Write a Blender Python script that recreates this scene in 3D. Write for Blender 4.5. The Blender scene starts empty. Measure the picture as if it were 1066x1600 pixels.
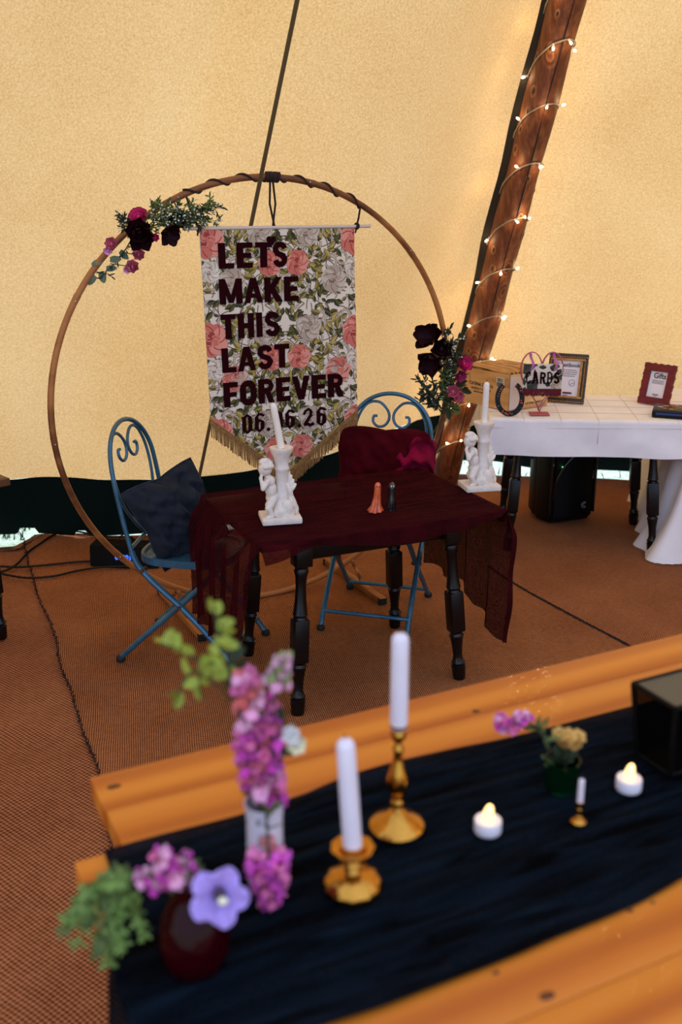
import bpy, bmesh, math, random
from mathutils import Vector, Matrix, noise as mnoise
R = math.radians
PI = math.pi
rng = random.Random(7)
scene = bpy.context.scene
col = scene.collection

# ------------------------------------------------------------------ camera, light, exposure
HC, TH, FPX = 1.83, R(17.5), 1556.0
cam_d = bpy.data.cameras.new('camera')
cam = bpy.data.objects.new('camera', cam_d)
col.objects.link(cam)
cam.location = (0, 0, HC)
cam.rotation_euler = (PI / 2 - TH, 0, 0)
cam_d.sensor_fit = 'VERTICAL'
cam_d.sensor_height = 36.0
cam_d.lens = FPX / 1600 * 36.0
cam_d.clip_start = 0.05
cam_d.dof.use_dof = True
cam_d.dof.focus_distance = 4.25
cam_d.dof.aperture_fstop = 2.2
scene.camera = cam

world = bpy.data.worlds.new('world')
scene.world = world
world.use_nodes = True
bg = world.node_tree.nodes['Background']
bg.inputs[0].default_value = (0.60, 0.71, 1.0, 1)
bg.inputs[1].default_value = 1.3

sun_d = bpy.data.lights.new('sun', 'SUN')
sun_d.energy = 2.2
sun_d.angle = R(2)
sun_d.color = (1.0, 0.93, 0.80)
sun = bpy.data.objects.new('sun', sun_d)
col.objects.link(sun)
sun.rotation_euler = Vector((-0.12, -0.66, -0.74)).to_track_quat('-Z', 'Y').to_euler()

vs = scene.view_settings
vs.view_transform = 'Standard'
vs.look = 'None'
vs.gamma = 1.0
vs.use_curve_mapping = False
vs.exposure = 0.4
scene.cycles.max_bounces = 8
scene.cycles.diffuse_bounces = 5
scene.cycles.transparent_max_bounces = 12

# ------------------------------------------------------------------ geometry from the viewpoint's survey
def ray(px, py):
    X = (px - 533) / FPX
    Y = -(py - 800) / FPX
    return Vector((X, math.cos(TH) + Y * math.sin(TH), -math.sin(TH) + Y * math.cos(TH)))
def at_z(px, py, z):
    d = ray(px, py)
    return d * ((z - HC) / d.z) + Vector((0, 0, HC))
def at_y(px, py, y):
    d = ray(px, py)
    return d * (y / d.y) + Vector((0, 0, HC))

# ------------------------------------------------------------------ materials
def lin(c):
    return tuple(((v / 255) / 12.92 if v / 255 <= 0.04045 else ((v / 255 + 0.055) / 1.055) ** 2.4) for v in c)
class N:
    def __init__(s, name):
        s.m = bpy.data.materials.new(name)
        s.m.use_nodes = True
        s.t = s.m.node_tree
        s.b = s.t.nodes['Principled BSDF']
        s.out = s.t.nodes['Material Output']
    def n(s, typ, **kw):
        nd = s.t.nodes.new(typ)
        for k, v in kw.items():
            setattr(nd, k, v)
        return nd
    def l(s, a, b):
        s.t.links.new(a, b)
    def coord(s, which='Object', scale=None, rot=None):
        tc = s.n('ShaderNodeTexCoord')
        o = tc.outputs[which]
        if scale is not None or rot is not None:
            mp = s.n('ShaderNodeMapping')
            if scale is not None:
                mp.inputs['Scale'].default_value = scale
            if rot is not None:
                mp.inputs['Rotation'].default_value = rot
            s.l(o, mp.inputs['Vector'])
            o = mp.outputs[0]
        return o
    def ramp(s, fac, stops):
        r = s.n('ShaderNodeValToRGB')
        e = r.color_ramp.elements
        e[0].position, e[0].color = stops[0][0], (*stops[0][1], 1)
        e[1].position, e[1].color = stops[-1][0], (*stops[-1][1], 1)
        for p, c in stops[1:-1]:
            q = e.new(p)
            q.color = (*c, 1)
        s.l(fac, r.inputs[0])
        return r.outputs[0]
    def noise(s, vec, scale, detail=3, rough=.5, dist=0):
        t = s.n('ShaderNodeTexNoise')
        t.inputs['Scale'].default_value = scale
        t.inputs['Detail'].default_value = detail
        t.inputs['Roughness'].default_value = rough
        t.inputs['Distortion'].default_value = dist
        if vec is not None:
            s.l(vec, t.inputs['Vector'])
        return t.outputs[0]
    def wave(s, vec, scale, dist=0, dscale=1, direction='X', profile='SIN', typ='BANDS'):
        t = s.n('ShaderNodeTexWave')
        t.wave_type = typ
        if typ == 'BANDS':
            t.bands_direction = direction
        t.wave_profile = profile
        t.inputs['Scale'].default_value = scale
        t.inputs['Distortion'].default_value = dist
        t.inputs['Detail Scale'].default_value = dscale
        s.l(vec, t.inputs['Vector'])
        return t.outputs['Fac']
    def math(s, op, a, b):
        m = s.n('ShaderNodeMath', operation=op)
        for i, v in enumerate((a, b)):
            if isinstance(v, (int, float)):
                m.inputs[i].default_value = v
            else:
                s.l(v, m.inputs[i])
        return m.outputs[0]
    def bump(s, h, strength, dist=.01):
        b = s.n('ShaderNodeBump')
        b.inputs['Strength'].default_value = strength
        b.inputs['Distance'].default_value = dist
        s.l(h, b.inputs['Height'])
        s.l(b.outputs[0], s.b.inputs['Normal'])
        return b.outputs[0]

MC = {}
def M(name, c, rough=.6, metal=0, nscale=0, var=.25, bump=0, sheen=0, emit=0, trans=0, spec=.5, sheen_tint=None, coat=0):
    if name in MC:
        return MC[name]
    k = N(name)
    L = lin(c)
    b = k.b
    b.inputs['Base Color'].default_value = (*L, 1)
    b.inputs['Roughness'].default_value = rough
    b.inputs['Metallic'].default_value = metal
    b.inputs['Specular IOR Level'].default_value = spec
    if sheen:
        b.inputs['Sheen Weight'].default_value = sheen
        b.inputs['Sheen Roughness'].default_value = .35
        if sheen_tint:
            b.inputs['Sheen Tint'].default_value = (*lin(sheen_tint), 1)
    if coat:
        b.inputs['Coat Weight'].default_value = coat
    if trans:
        b.inputs['Transmission Weight'].default_value = trans
        b.inputs['IOR'].default_value = 1.45
    if emit:
        b.inputs['Emission Color'].default_value = (*L, 1)
        b.inputs['Emission Strength'].default_value = emit
    if nscale:
        v = k.coord()
        f = k.noise(v, nscale, 4, .6)
        lo = tuple(x * (1 - var) for x in L)
        hi = tuple(min(1, x * (1 + var)) for x in L)
        k.l(k.ramp(f, [(.3, lo), (.7, hi)]), b.inputs['Base Color'])
        if bump:
            k.bump(f, bump)
    MC[name] = k.m
    return k.m

def mat_canvas():
    k = N('tent_canvas')
    v = k.coord()
    f1 = k.noise(v, 110, 3, .6)
    f2 = k.noise(v, 1.1, 3, .55)
    f3 = k.noise(v, 300, 2, .6)
    f = k.math('ADD', k.math('MULTIPLY', f1, .55), k.math('ADD', k.math('MULTIPLY', f2, .28), k.math('MULTIPLY', f3, .3)))
    c = k.ramp(f, [(.40, lin((208, 162, 102))), (.56, lin((229, 188, 127))), (.72, lin((242, 208, 152)))])
    k.l(c, k.b.inputs['Base Color'])
    k.b.inputs['Roughness'].default_value = .95
    k.b.inputs['Specular IOR Level'].default_value = .05
    nb = k.bump(k.math('ADD', f1, k.math('MULTIPLY', f3, .6)), .3, .004)
    tr = k.n('ShaderNodeBsdfTranslucent')
    k.l(c, tr.inputs[0])
    mx = k.n('ShaderNodeMixShader')
    mx.inputs[0].default_value = .38
    k.l(k.b.outputs[0], mx.inputs[1])
    k.l(tr.outputs[0], mx.inputs[2])
    k.l(mx.outputs[0], k.out.inputs[0])
    return k.m

def mat_weave(name, ang, rib, cross, dark, mid, light, ribw=.6):
    """jute matting: ribs in one direction, crossed by finer threads"""
    k = N(name)
    v = k.coord(rot=(0, 0, ang))
    vn = k.n('ShaderNodeVectorMath', operation='ADD')
    nz = k.n('ShaderNodeTexNoise')
    nz.inputs['Scale'].default_value = 1.6
    nz.inputs['Detail'].default_value = 3
    k.l(v, nz.inputs['Vector'])
    sc = k.n('ShaderNodeVectorMath', operation='SCALE')
    k.l(nz.outputs['Color'], sc.inputs[0])
    sc.inputs['Scale'].default_value = .05
    k.l(v, vn.inputs[0])
    k.l(sc.outputs[0], vn.inputs[1])
    v2 = vn.outputs[0]
    a = k.wave(v2, rib, 0.6, 3, 'X')
    b = k.wave(v2, cross, 0.6, 3, 'Y')
    w = k.math('ADD', k.math('MULTIPLY', a, ribw), k.math('MULTIPLY', b, 1 - ribw))
    big = k.noise(v, 2.2, 4, .6)
    fine = k.noise(v, 45, 3, .6)
    f = k.math('ADD', k.math('MULTIPLY', w, .62), k.math('ADD', k.math('MULTIPLY', big, .30), k.math('MULTIPLY', fine, .22)))
    c = k.ramp(f, [(.30, lin(dark)), (.55, lin(mid)), (.86, lin(light))])
    k.l(c, k.b.inputs['Base Color'])
    k.b.inputs['Roughness'].default_value = .9
    k.b.inputs['Specular IOR Level'].default_value = .15
    k.bump(k.math('ADD', w, k.math('MULTIPLY', fine, .3)), .8, .006)
    return k.m

def mat_wood(name, dark, mid, light, along='X', scale=3.0, rough=.5, dist=6, stretch=.12, bump=.15, coat=0):
    k = N(name)
    s = {'X': (stretch, 1, 1), 'Y': (1, stretch, 1), 'Z': (1, 1, stretch)}[along]
    v = k.coord(scale=s)
    d = {'X': 'Y', 'Y': 'X', 'Z': 'X'}[along]
    w = k.wave(v, scale, dist, 1.4, d)
    f = k.noise(v, scale * 5, 5, .6)
    g = k.math('ADD', k.math('MULTIPLY', w, .6), k.math('MULTIPLY', f, .5))
    c = k.ramp(g, [(.2, lin(dark)), (.5, lin(mid)), (.85, lin(light))])
    k.l(c, k.b.inputs['Base Color'])
    k.b.inputs['Roughness'].default_value = rough
    if coat:
        k.b.inputs['Coat Weight'].default_value = coat
    if bump:
        k.bump(g, bump, .004)
    return k.m

def mat_gauze(name, c, thin=.14, ax='X', scale=120, sheen=0, bumpd=.004, c2=None):
    k = N(name)
    s = (.10, 1, .10)
    if ax == 'Z':
        s = (1, 1, .12)
    v = k.coord(scale=s)
    f = k.noise(v, scale, 4, .65, .6)
    c2 = c2 or tuple(x * 1.7 for x in c)
    cc = k.ramp(f, [(.35, lin(c)), (.7, lin(c2))])
    k.l(cc, k.b.inputs['Base Color'])
    k.b.inputs['Roughness'].default_value = .9
    k.b.inputs['Specular IOR Level'].default_value = .02
    if sheen:
        k.b.inputs['Sheen Weight'].default_value = sheen
    k.bump(f, .8, bumpd)
    tp = k.n('ShaderNodeBsdfTransparent')
    mx = k.n('ShaderNodeMixShader')
    fine = k.noise(k.coord(), 420, 1, .5)
    thr = k.math('MULTIPLY', k.math('GREATER_THAN', fine, .5), thin * 2)
    k.l(thr, mx.inputs[0])
    k.l(k.b.outputs[0], mx.inputs[1])
    k.l(tp.outputs[0], mx.inputs[2])
    k.l(mx.outputs[0], k.out.inputs[0])
    return k.m

def mat_glass(name, c, rough=.03, clear=.5):
    """thin tinted glass: part see-through, part glossy coloured"""
    k = N(name)
    k.b.inputs['Base Color'].default_value = (*lin(c), 1)
    k.b.inputs['Roughness'].default_value = rough
    k.b.inputs['Transmission Weight'].default_value = clear
    k.b.inputs['IOR'].default_value = 1.45
    return k.m

def mat_vcol(name, rough=.85, bump=0):
    k = N(name)
    a = k.n('ShaderNodeAttribute')
    a.attribute_name = 'Col'
    k.l(a.outputs['Color'], k.b.inputs['Base Color'])
    k.b.inputs['Roughness'].default_value = rough
    k.b.inputs['Specular IOR Level'].default_value = .15
    if bump:
        k.bump(k.noise(k.coord(), 900, 2), bump, .001)
    return k.m

# ------------------------------------------------------------------ mesh building
class MB:
    def __init__(s):
        s.v, s.f, s.m, s.c = [], [], [], []
        s.mi = 0
        s.cl = None
        s.X = Matrix.Identity(4)
    def add(s, vs, fs):
        o = len(s.v)
        s.v += [tuple(s.X @ Vector(v)) for v in vs]
        for f in fs:
            s.f.append(tuple(i + o for i in f))
            s.m.append(s.mi)
            s.c.append(s.cl)
        return s
    def box(s, c, d, bev=0.0):
        cx, cy, cz = c
        x, y, z = d[0] / 2, d[1] / 2, d[2] / 2
        if bev <= 0:
            vs = [(cx + a * x, cy + b * y, cz + e * z) for a in (-1, 1) for b in (-1, 1) for e in (-1, 1)]
            fs = [(0, 1, 3, 2), (4, 6, 7, 5), (0, 4, 5, 1), (2, 3, 7, 6), (0, 2, 6, 4), (1, 5, 7, 3)]
            return s.add(vs, fs)
        bm = bmesh.new()
        bmesh.ops.create_cube(bm, size=1)
        bmesh.ops.scale(bm, vec=d, verts=bm.verts)
        bmesh.ops.bevel(bm, geom=list(bm.edges), offset=bev, segments=2, affect='EDGES', profile=.6)
        bmesh.ops.translate(bm, vec=c, verts=bm.verts)
        bm.verts.index_update()
        s.add([tuple(v.co) for v in bm.verts], [tuple(v.index for v in f.verts) for f in bm.faces])
        bm.free()
        return s
    def tube(s, pts, r, n=8, closed=False, cap=True, flat=None):
        pts = [Vector(p) for p in pts]
        m = len(pts)
        rs = r if isinstance(r, (list, tuple)) else [r] * m
        tang = []
        for i in range(m):
            if closed:
                t = pts[(i + 1) % m] - pts[i - 1]
            else:
                t = pts[min(i + 1, m - 1)] - pts[max(i - 1, 0)]
            tang.append(t.normalized() if t.length > 1e-9 else Vector((0, 0, 1)))
        up = Vector((0, 0, 1)) if abs(tang[0].z) < .9 else Vector((1, 0, 0))
        nrm = (up - tang[0] * up.dot(tang[0])).normalized()
        vs = []
        for i in range(m):
            nrm = (nrm - tang[i] * nrm.dot(tang[i]))
            nrm = nrm.normalized() if nrm.length > 1e-9 else tang[i].orthogonal().normalized()
            b = tang[i].cross(nrm)
            fl = flat or (1, 1)
            for j in range(n):
                a = 2 * PI * j / n
                vs.append(tuple(pts[i] + (nrm * math.cos(a) * fl[0] + b * math.sin(a) * fl[1]) * rs[i]))
        fs = []
        for i in range(m if closed else m - 1):
            k = (i + 1) % m
            for j in range(n):
                fs.append((i * n + j, i * n + (j + 1) % n, k * n + (j + 1) % n, k * n + j))
        if cap and not closed:
            fs.append(tuple(range(n))[::-1])
            fs.append(tuple((m - 1) * n + j for j in range(n)))
        return s.add(vs, fs)
    def lathe(s, prof, n=24, c=(0, 0, 0), sq=None):
        vs, fs = [], []
        for (r, z) in prof:
            for j in range(n):
                a = 2 * PI * j / n
                vs.append((c[0] + r * math.cos(a), c[1] + r * math.sin(a), c[2] + z))
        m = len(prof)
        for i in range(m - 1):
            for j in range(n):
                fs.append((i * n + j, i * n + (j + 1) % n, (i + 1) * n + (j + 1) % n, (i + 1) * n + j))
        if prof[0][0] > 1e-6:
            fs.append(tuple(range(n))[::-1])
        if prof[-1][0] > 1e-6:
            fs.append(tuple((m - 1) * n + j for j in range(n)))
        return s.add(vs, fs)
    def ell(s, c, r, nu=10, nv=7, rot=None):
        rot = rot or Matrix.Identity(3)
        vs, fs = [], []
        for i in range(nv + 1):
            p = PI * i / nv
            for j in range(nu):
                a = 2 * PI * j / nu
                q = rot @ Vector((r[0] * math.sin(p) * math.cos(a), r[1] * math.sin(p) * math.sin(a), r[2] * math.cos(p)))
                vs.append((c[0] + q.x, c[1] + q.y, c[2] + q.z))
        for i in range(nv):
            for j in range(nu):
                fs.append((i * nu + j, (i + 1) * nu + j, (i + 1) * nu + (j + 1) % nu, i * nu + (j + 1) % nu))
        return s.add(vs, fs)
    def grid(s, fn, nu, nv, closed_u=False):
        vs = [tuple(fn(i / nu, j / nv)) for j in range(nv + 1) for i in range(nu + (0 if closed_u else 1))]
        w = nu if closed_u else nu + 1
        fs = []
        for j in range(nv):
            for i in range(nu):
                k = (i + 1) % w
                fs.append((j * w + i, j * w + k, (j + 1) * w + k, (j + 1) * w + i))
        return s.add(vs, fs)
    def prism(s, pts, h, plane='XZ', y0=0.0):
        """extrude a 2-D outline; plane XZ: thickness along y from y0 to y0+h; XY: along z"""
        n = len(pts)
        if plane == 'XZ':
            vs = [(p[0], y0, p[1]) for p in pts] + [(p[0], y0 + h, p[1]) for p in pts]
        else:
            vs = [(p[0], p[1], y0) for p in pts] + [(p[0], p[1], y0 + h) for p in pts]
        fs = [tuple(range(n)), tuple(range(2 * n - 1, n - 1, -1))]
        fs += [(i, i + n, (i + 1) % n + n, (i + 1) % n) for i in range(n)]
        return s.add(vs, fs)
    def mesh(s, name, mats, smooth=True, fix=True):
        me = bpy.data.meshes.new(name)
        me.from_pydata(s.v, [], s.f)
        for m in (mats if isinstance(mats, (list, tuple)) else [mats]):
            me.materials.append(m)
        for p, mi in zip(me.polygons, s.m):
            p.material_index = mi
            p.use_smooth = smooth
        if any(c is not None for c in s.c):
            at = me.color_attributes.new('Col', 'FLOAT_COLOR', 'CORNER')
            for p, c in zip(me.polygons, s.c):
                for li in p.loop_indices:
                    at.data[li].color = (*(c or (1, 1, 1)), 1)
        if fix:
            bm = bmesh.new()
            bm.from_mesh(me)
            bmesh.ops.recalc_face_normals(bm, faces=bm.faces)
            bm.to_mesh(me)
            bm.free()
        me.update()
        return me

def smart(o, ang=40):
    for p in o.data.polygons:
        p.use_smooth = True
    try:
        o.data.set_sharp_from_angle(angle=R(ang))
    except Exception:
        pass
def thing(name, label, cat, loc=(0, 0, 0), rotz=0, group=None):
    o = bpy.data.objects.new(name, None)
    o.empty_display_size = .05
    col.objects.link(o)
    o.location = loc
    o.rotation_euler = (0, 0, rotz)
    o['label'] = label
    o['category'] = cat
    if group:
        o['group'] = group
    return o
def obj(name, mb, mats, parent=None, ang=40, label=None, kind=None, smooth=True, world=False, fix=True):
    """one mesh object; world=True: mesh was built in world coordinates although it has a parent"""
    if world and parent is not None:
        inv = Matrix.Translation(parent.location) @ Matrix.Rotation(parent.rotation_euler[2], 4, 'Z')
        inv = inv.inverted()
        mb.v = [tuple(inv @ Vector(v)) for v in mb.v]
    me = mb.mesh(name, mats, smooth, fix) if isinstance(mb, MB) else mb
    o = bpy.data.objects.new(name, me)
    col.objects.link(o)
    if smooth and ang:
        smart(o, ang)
    if parent:
        o.parent = parent
    if label:
        o['label'] = label
    if kind:
        o['kind'] = kind
    return o
def tag(o, label, cat, group=None):
    o['label'] = label
    o['category'] = cat
    if group:
        o['group'] = group
    return o
def baked(mb, mats, mods, name):
    """apply modifiers and give back a mesh"""
    me = mb.mesh(name + '_tmp', mats)
    o = bpy.data.objects.new(name + '_tmp', me)
    col.objects.link(o)
    for typ, kw in mods:
        md = o.modifiers.new(typ, typ)
        for k, v in kw.items():
            setattr(md, k, v)
    dg = bpy.context.evaluated_depsgraph_get()
    out = bpy.data.meshes.new_from_object(o.evaluated_get(dg))
    bpy.data.objects.remove(o)
    if not out.materials:
        for m in (mats if isinstance(mats, (list, tuple)) else [mats]):
            out.materials.append(m)
    return out
def catmull(pts, n=6, closed=False):
    P = [Vector(p) for p in pts]
    out = []
    m = len(P)
    for i in range(m if closed else m - 1):
        if closed:
            a, b, c, d = P[i - 1], P[i], P[(i + 1) % m], P[(i + 2) % m]
        else:
            a, b, c, d = P[max(i - 1, 0)], P[i], P[i + 1], P[min(i + 2, m - 1)]
        for k in range(n):
            t = k / n
            out.append(.5 * ((2 * b) + (c - a) * t + (2 * a - 5 * b + 4 * c - d) * t * t + (3 * b - a - 3 * c + d) * t ** 3))
    if not closed:
        out.append(P[-1])
    return out
def nz(x, y=0, z=0):
    return mnoise.noise(Vector((x, y, z)))
def ss(a, b, x):
    t = max(0, min(1, (x - a) / (b - a)))
    return t * t * (3 - 2 * t)
def place(M4):
    return M4
def frame_m(o, x, y, z):
    m = Matrix((x, y, z)).transposed().to_4x4()
    m.translation = o
    return m

def text_mesh(txt, size, mat, bold=0.0, depth=.0004, align='CENTER'):
    cu = bpy.data.curves.new('txt', 'FONT')
    cu.body = txt
    cu.size = size
    cu.align_x = align
    cu.offset = bold
    cu.extrude = depth
    o = bpy.data.objects.new('txt', cu)
    col.objects.link(o)
    dg = bpy.context.evaluated_depsgraph_get()
    me = bpy.data.meshes.new_from_object(o.evaluated_get(dg))
    me.materials.clear()
    me.materials.append(mat)
    bpy.data.objects.remove(o)
    return me
def put_text(name, txt, size, mat, parent, M4, bold=0, align='CENTER', sx=1.0):
    me = text_mesh(txt, size, mat, bold, align=align)
    me.transform(Matrix.Diagonal((sx, 1, 1, 1)))
    me.transform(M4)
    return obj(name, me, None, parent, ang=0, smooth=False)

# ================================================================== SETTING
CANVAS = mat_canvas()
SKIRT = N('tent_skirt')
SKIRT.b.inputs['Base Color'].default_value = (*lin((9, 13, 14)), 1)
SKIRT.b.inputs['Roughness'].default_value = .9
SKIRT.b.inputs['Specular IOR Level'].default_value = .1
_t = SKIRT.n('ShaderNodeBsdfTranslucent')
_t.inputs[0].default_value = (*lin((3, 20, 18)), 1)
_m = SKIRT.n('ShaderNodeMixShader')
_m.inputs[0].default_value = .15
SKIRT.l(SKIRT.b.outputs[0], _m.inputs[1])
SKIRT.l(_t.outputs[0], _m.inputs[2])
SKIRT.l(_m.outputs[0], SKIRT.out.inputs[0])
SKIRT = SKIRT.m

APEX = Vector((1.62, 3.55, 6.25))
# top line of the dark skirt in plan, with its height: from the left entrance round to the right one
SK = [(-4.6, -.3, .36), (-4.5, 2.2, .36), (-3.6, 4.2, .36), (-2.6, 5.0, .36), (-1.84, 5.24, .362), (-1.60, 5.30, .363), (-1.235, 5.24, .361), (-.83, 5.30, .362),
      (-.484, 5.42, .373), (-.042, 5.72, .392), (.41, 6.34, .42), (.637, 6.53, .447), (.85, 6.56, .44), (1.25, 6.50, .44), (1.9, 6.42, .44), (2.8, 6.1, .44),
      (4.3, 5.4, .42), (5.9, 3.6, .4), (6.6, 1.0, .4), (6.4, -.6, .4)]
SKc = catmull(SK, 8)
cen = Vector((APEX.x, APEX.y, 0))
def canvas_fn(u, v):
    i = u * (len(SKc) - 1)
    a = int(min(i, len(SKc) - 2))
    p = SKc[a].lerp(SKc[a + 1], i - a)
    q = p.lerp(APEX, v)
    sag = -.10 * math.sin(PI * v) + .02 * nz(u * 9, v * 4)
    d = (cen - Vector((q.x, q.y, 0)))
    if d.length > .2:
        q = q + d.normalized() * sag * 1.1
    return q
mb = MB()
mb.grid(canvas_fn, 150, 40)
w = obj('wall_back', mb, CANVAS, ang=180, label='cream canvas of the tipi tent glowing with daylight from outside', kind='structure', fix=False)

mb = MB()
def skirt_fn(u, v):
    i = u * (len(SKc) - 1)
    a = int(min(i, len(SKc) - 2))
    p = SKc[a].lerp(SKc[a + 1], i - a)
    out = (Vector((p.x, p.y, 0)) - cen).normalized()
    lift = .0
    if -2.9 < p.x < -1.72 and p.y > 4:
        lift = .10 * ss(-1.72, -1.95, p.x)
    if abs(p.x + 1.60) < .05 or abs(p.x + 1.27) < .035:
        lift = .03
    if .55 < p.x < 3 and p.y > 5:
        lift = .075 * ss(.55, .8, p.x) - .042 * ss(1.1, 1.4, p.x)
    z = p.z * (1 - v) + lift * v
    off = .22 * v + .03 * v * nz(u * 40, v)
    return p + out * off + Vector((0, 0, z - p.z + (.012 * nz(u * 30) if v == 0 else 0)))
mb.grid(skirt_fn, 300, 6)
obj('trim_1', mb, SKIRT, ang=180, label='dark green skirt of the tent along the ground', kind='structure', fix=False)

# ground and matting
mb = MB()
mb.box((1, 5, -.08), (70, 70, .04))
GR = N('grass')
GR.l(GR.ramp(GR.noise(GR.coord(), 25, 4, .7), [(.3, lin((150, 186, 150))), (.7, lin((226, 238, 222)))]), GR.b.inputs['Base Color'])  # paleness puts the overexposed daylight outside into the grass colour
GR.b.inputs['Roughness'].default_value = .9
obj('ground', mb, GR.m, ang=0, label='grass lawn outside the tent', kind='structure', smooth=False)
blades = MB()
for i in range(900):
    if i % 12:
        x, y = rng.uniform(-2.75, -1.85), rng.uniform(5.45, 6.3)
    else:
        x, y = rng.uniform(.7, 2.4), rng.uniform(6.75, 7.4)
    h = rng.uniform(.02, .07)
    a = rng.uniform(0, PI)
    w_ = .005
    blades.add([(x - w_ * math.cos(a), y - w_ * math.sin(a), -.06), (x + w_ * math.cos(a), y + w_ * math.sin(a), -.06), (x + rng.uniform(-.02, .02), y + rng.uniform(-.02, .02), -.05 + h)], [(0, 1, 2)])
o = obj('grass_tuft', blades, M('grass_blade', (36, 84, 40), .8), ang=0, kind='stuff', smooth=False, fix=False)
tag(o, 'green grass blades seen under the raised tent skirt', 'grass')

W1 = mat_weave('coarse_jute', R(38), 24, 24, (62, 27, 12), (142, 82, 48), (196, 134, 92), .5)
W2 = mat_weave('ribbed_jute', R(-12), 40, 26, (66, 29, 12), (152, 88, 48), (200, 136, 90), .68)
W3 = mat_weave('ribbed_jute_right', R(24), 44, 30, (70, 32, 14), (150, 88, 50), (194, 132, 88), .66)
seam = [at_z(px, py, 0) for px, py in [(30, 832), (40, 862), (52, 905), (62, 938), (84, 985), (95, 1040), (113, 1085), (132, 1150), (152, 1200), (168, 1290), (190, 1420), (225, 1600)]]
seam = [Vector((-2.35, 6.2, 0))] + seam + [Vector((-.2, .6, 0)), Vector((0, -1, 0))]
seamc = catmull(seam, 6)
seamR = [Vector((.2, 6.9, 0)), at_z(735, 862, 0), at_z(800, 910, 0), at_z(880, 955, 0), at_z(973, 1004, 0), at_z(1066, 1052, 0), Vector((2.4, 2.2, 0)), Vector((4.2, -1, 0))]
seamRc = catmull(seamR, 11)
def mat_sheet(left, right, nu=60, z=.0, fold=.0, seed=0):
    n = min(len(left), len(right))
    L = [left[int(i * (len(left) - 1) / (n - 1))] for i in range(n)]
    Rr = [right[int(i * (len(right) - 1) / (n - 1))] for i in range(n)]
    m = MB()
    def fn(u, v):
        k = v * (n - 1)
        a = int(min(k, n - 2))
        p = L[a].lerp(L[a + 1], k - a)
        q = Rr[a].lerp(Rr[a + 1], k - a)
        r = p.lerp(q, u)
        edge = min(1, min(u, 1 - u) * 8)
        zz = z + fold * (nz(r.x * 2.2 + seed, r.y * 5.5) + .5 * nz(r.x * 5, r.y * 3 + seed)) * edge
        yi = yinside(r.x)
        lim = yi + (.10 if r.x > -1.75 else -.12) if r.x < .2 else yi + .12
        return Vector((r.x, min(r.y, lim), max(-.03, zz)))
    m.grid(fn, nu, 110)
    return m
def yinside(x):
    best = 9
    for i in range(len(SKc) - 1):
        p, q = SKc[i], SKc[i + 1]
        if q.x > p.x and p.x <= x <= q.x and p.y > 2.5:
            y_ = p.y + (q.y - p.y) * (x - p.x) / (q.x - p.x)
            best = y_
    return best
fl = MB()
fpts = [(p.x, p.y + .02) for p in SKc if p.y > -.2 and -4.4 < p.x < 6.3]
fpts += [(6.3, -1.2), (-4.4, -1.2)]
fl.prism(fpts[::-1], .03, 'XY', -.06)
floor = obj('floor', fl, M('earth', (70, 45, 25), .95), ang=0, smooth=False, kind='structure', label='ground of the tent under the jute matting')
lf = [Vector((-4.6, p.y, 0)) for p in seamc]
obj('mat', mat_sheet(lf, [p + Vector((.03, 0, 0)) for p in seamc], 50, -.012, .012, 3), W1, floor, 180, 'coarse basket weave jute mat at the left')
obj('mat', mat_sheet(seamc, seamRc, 90, -.001, .010, 1), W2, floor, 180, 'ribbed jute mat under the sweetheart table')
rt = [Vector((6.6, p.y, 0)) for p in seamRc]
obj('mat', mat_sheet([p - Vector((.001, 0, 0)) for p in seamRc], rt, 50, -.0015, .008, 5), W3, floor, 180, 'ribbed jute mat running to the gift table')
mb = MB()
for i in range(0, len(seamc) - 1):
    p = seamc[i]
    if p.y < 1 or p.y > 5.6:
        continue
    q = seamc[i + 1]
    for k in range(3):
        a = p.lerp(q, k / 3)
        b = p.lerp(q, (k + .8) / 3)
        mb.tube([a + Vector((rng.uniform(-.006, .006), 0, .004)), (a + b) / 2 + Vector((rng.uniform(-.012, .008), 0, .009)), b + Vector((rng.uniform(-.006, .006), 0, .004))], .0022, 5)
obj('seam_thread', mb, M('seam_dark', (26, 13, 8), .95), floor, kind='stuff')
mb = MB()
for i in range(len(seamRc) - 1):
    p, q = seamRc[i], seamRc[i + 1]
    if p.y < 2 or p.y > 4.9:
        continue
    for k in range(4):
        a = p.lerp(q, k / 4 + rng.uniform(0, .1))
        mb.ell((a.x, a.y, .004), (.005 + rng.random() * .006, .004, .003), 6, 4)
obj('seam_thread', mb, M('seam_dark', (26, 13, 8)), floor, kind='stuff')

# ================================================================== TENT POLE, SEAM, STRAP, FAIRY LIGHTS
PB, PT = Vector((.69, 6.50, -.02)), Vector((1.08, 5.26, 2.74))
pdir = (PT - PB).normalized()
plen = 5.2
px_ = pdir.cross(Vector((0, 1, 0))).normalized()
py_ = px_.cross(pdir).normalized()
if py_.y > 0:
    pass
POLEW = N('pole_wood')
v = POLEW.coord(scale=(1, 1, .35))
vor = POLEW.n('ShaderNodeTexVoronoi')
vor.inputs['Scale'].default_value = 5.5
POLEW.l(POLEW.coord(scale=(1.3, 1.3, .75)), vor.inputs['Vector'])
grain = POLEW.noise(POLEW.coord(scale=(1, 1, .06)), 38, 5, .65)
kn = POLEW.ramp(vor.outputs['Distance'], [(.0, (0, 0, 0)), (.10, (.10, .10, .10)), (.16, (.9, .9, .9)), (.20, (.25, .25, .25)), (.27, (.75, .75, .75)), (.33, (.5, .5, .5))])
g = POLEW.math('ADD', POLEW.math('MULTIPLY', grain, .7), POLEW.math('MULTIPLY', kn, .42))
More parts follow.
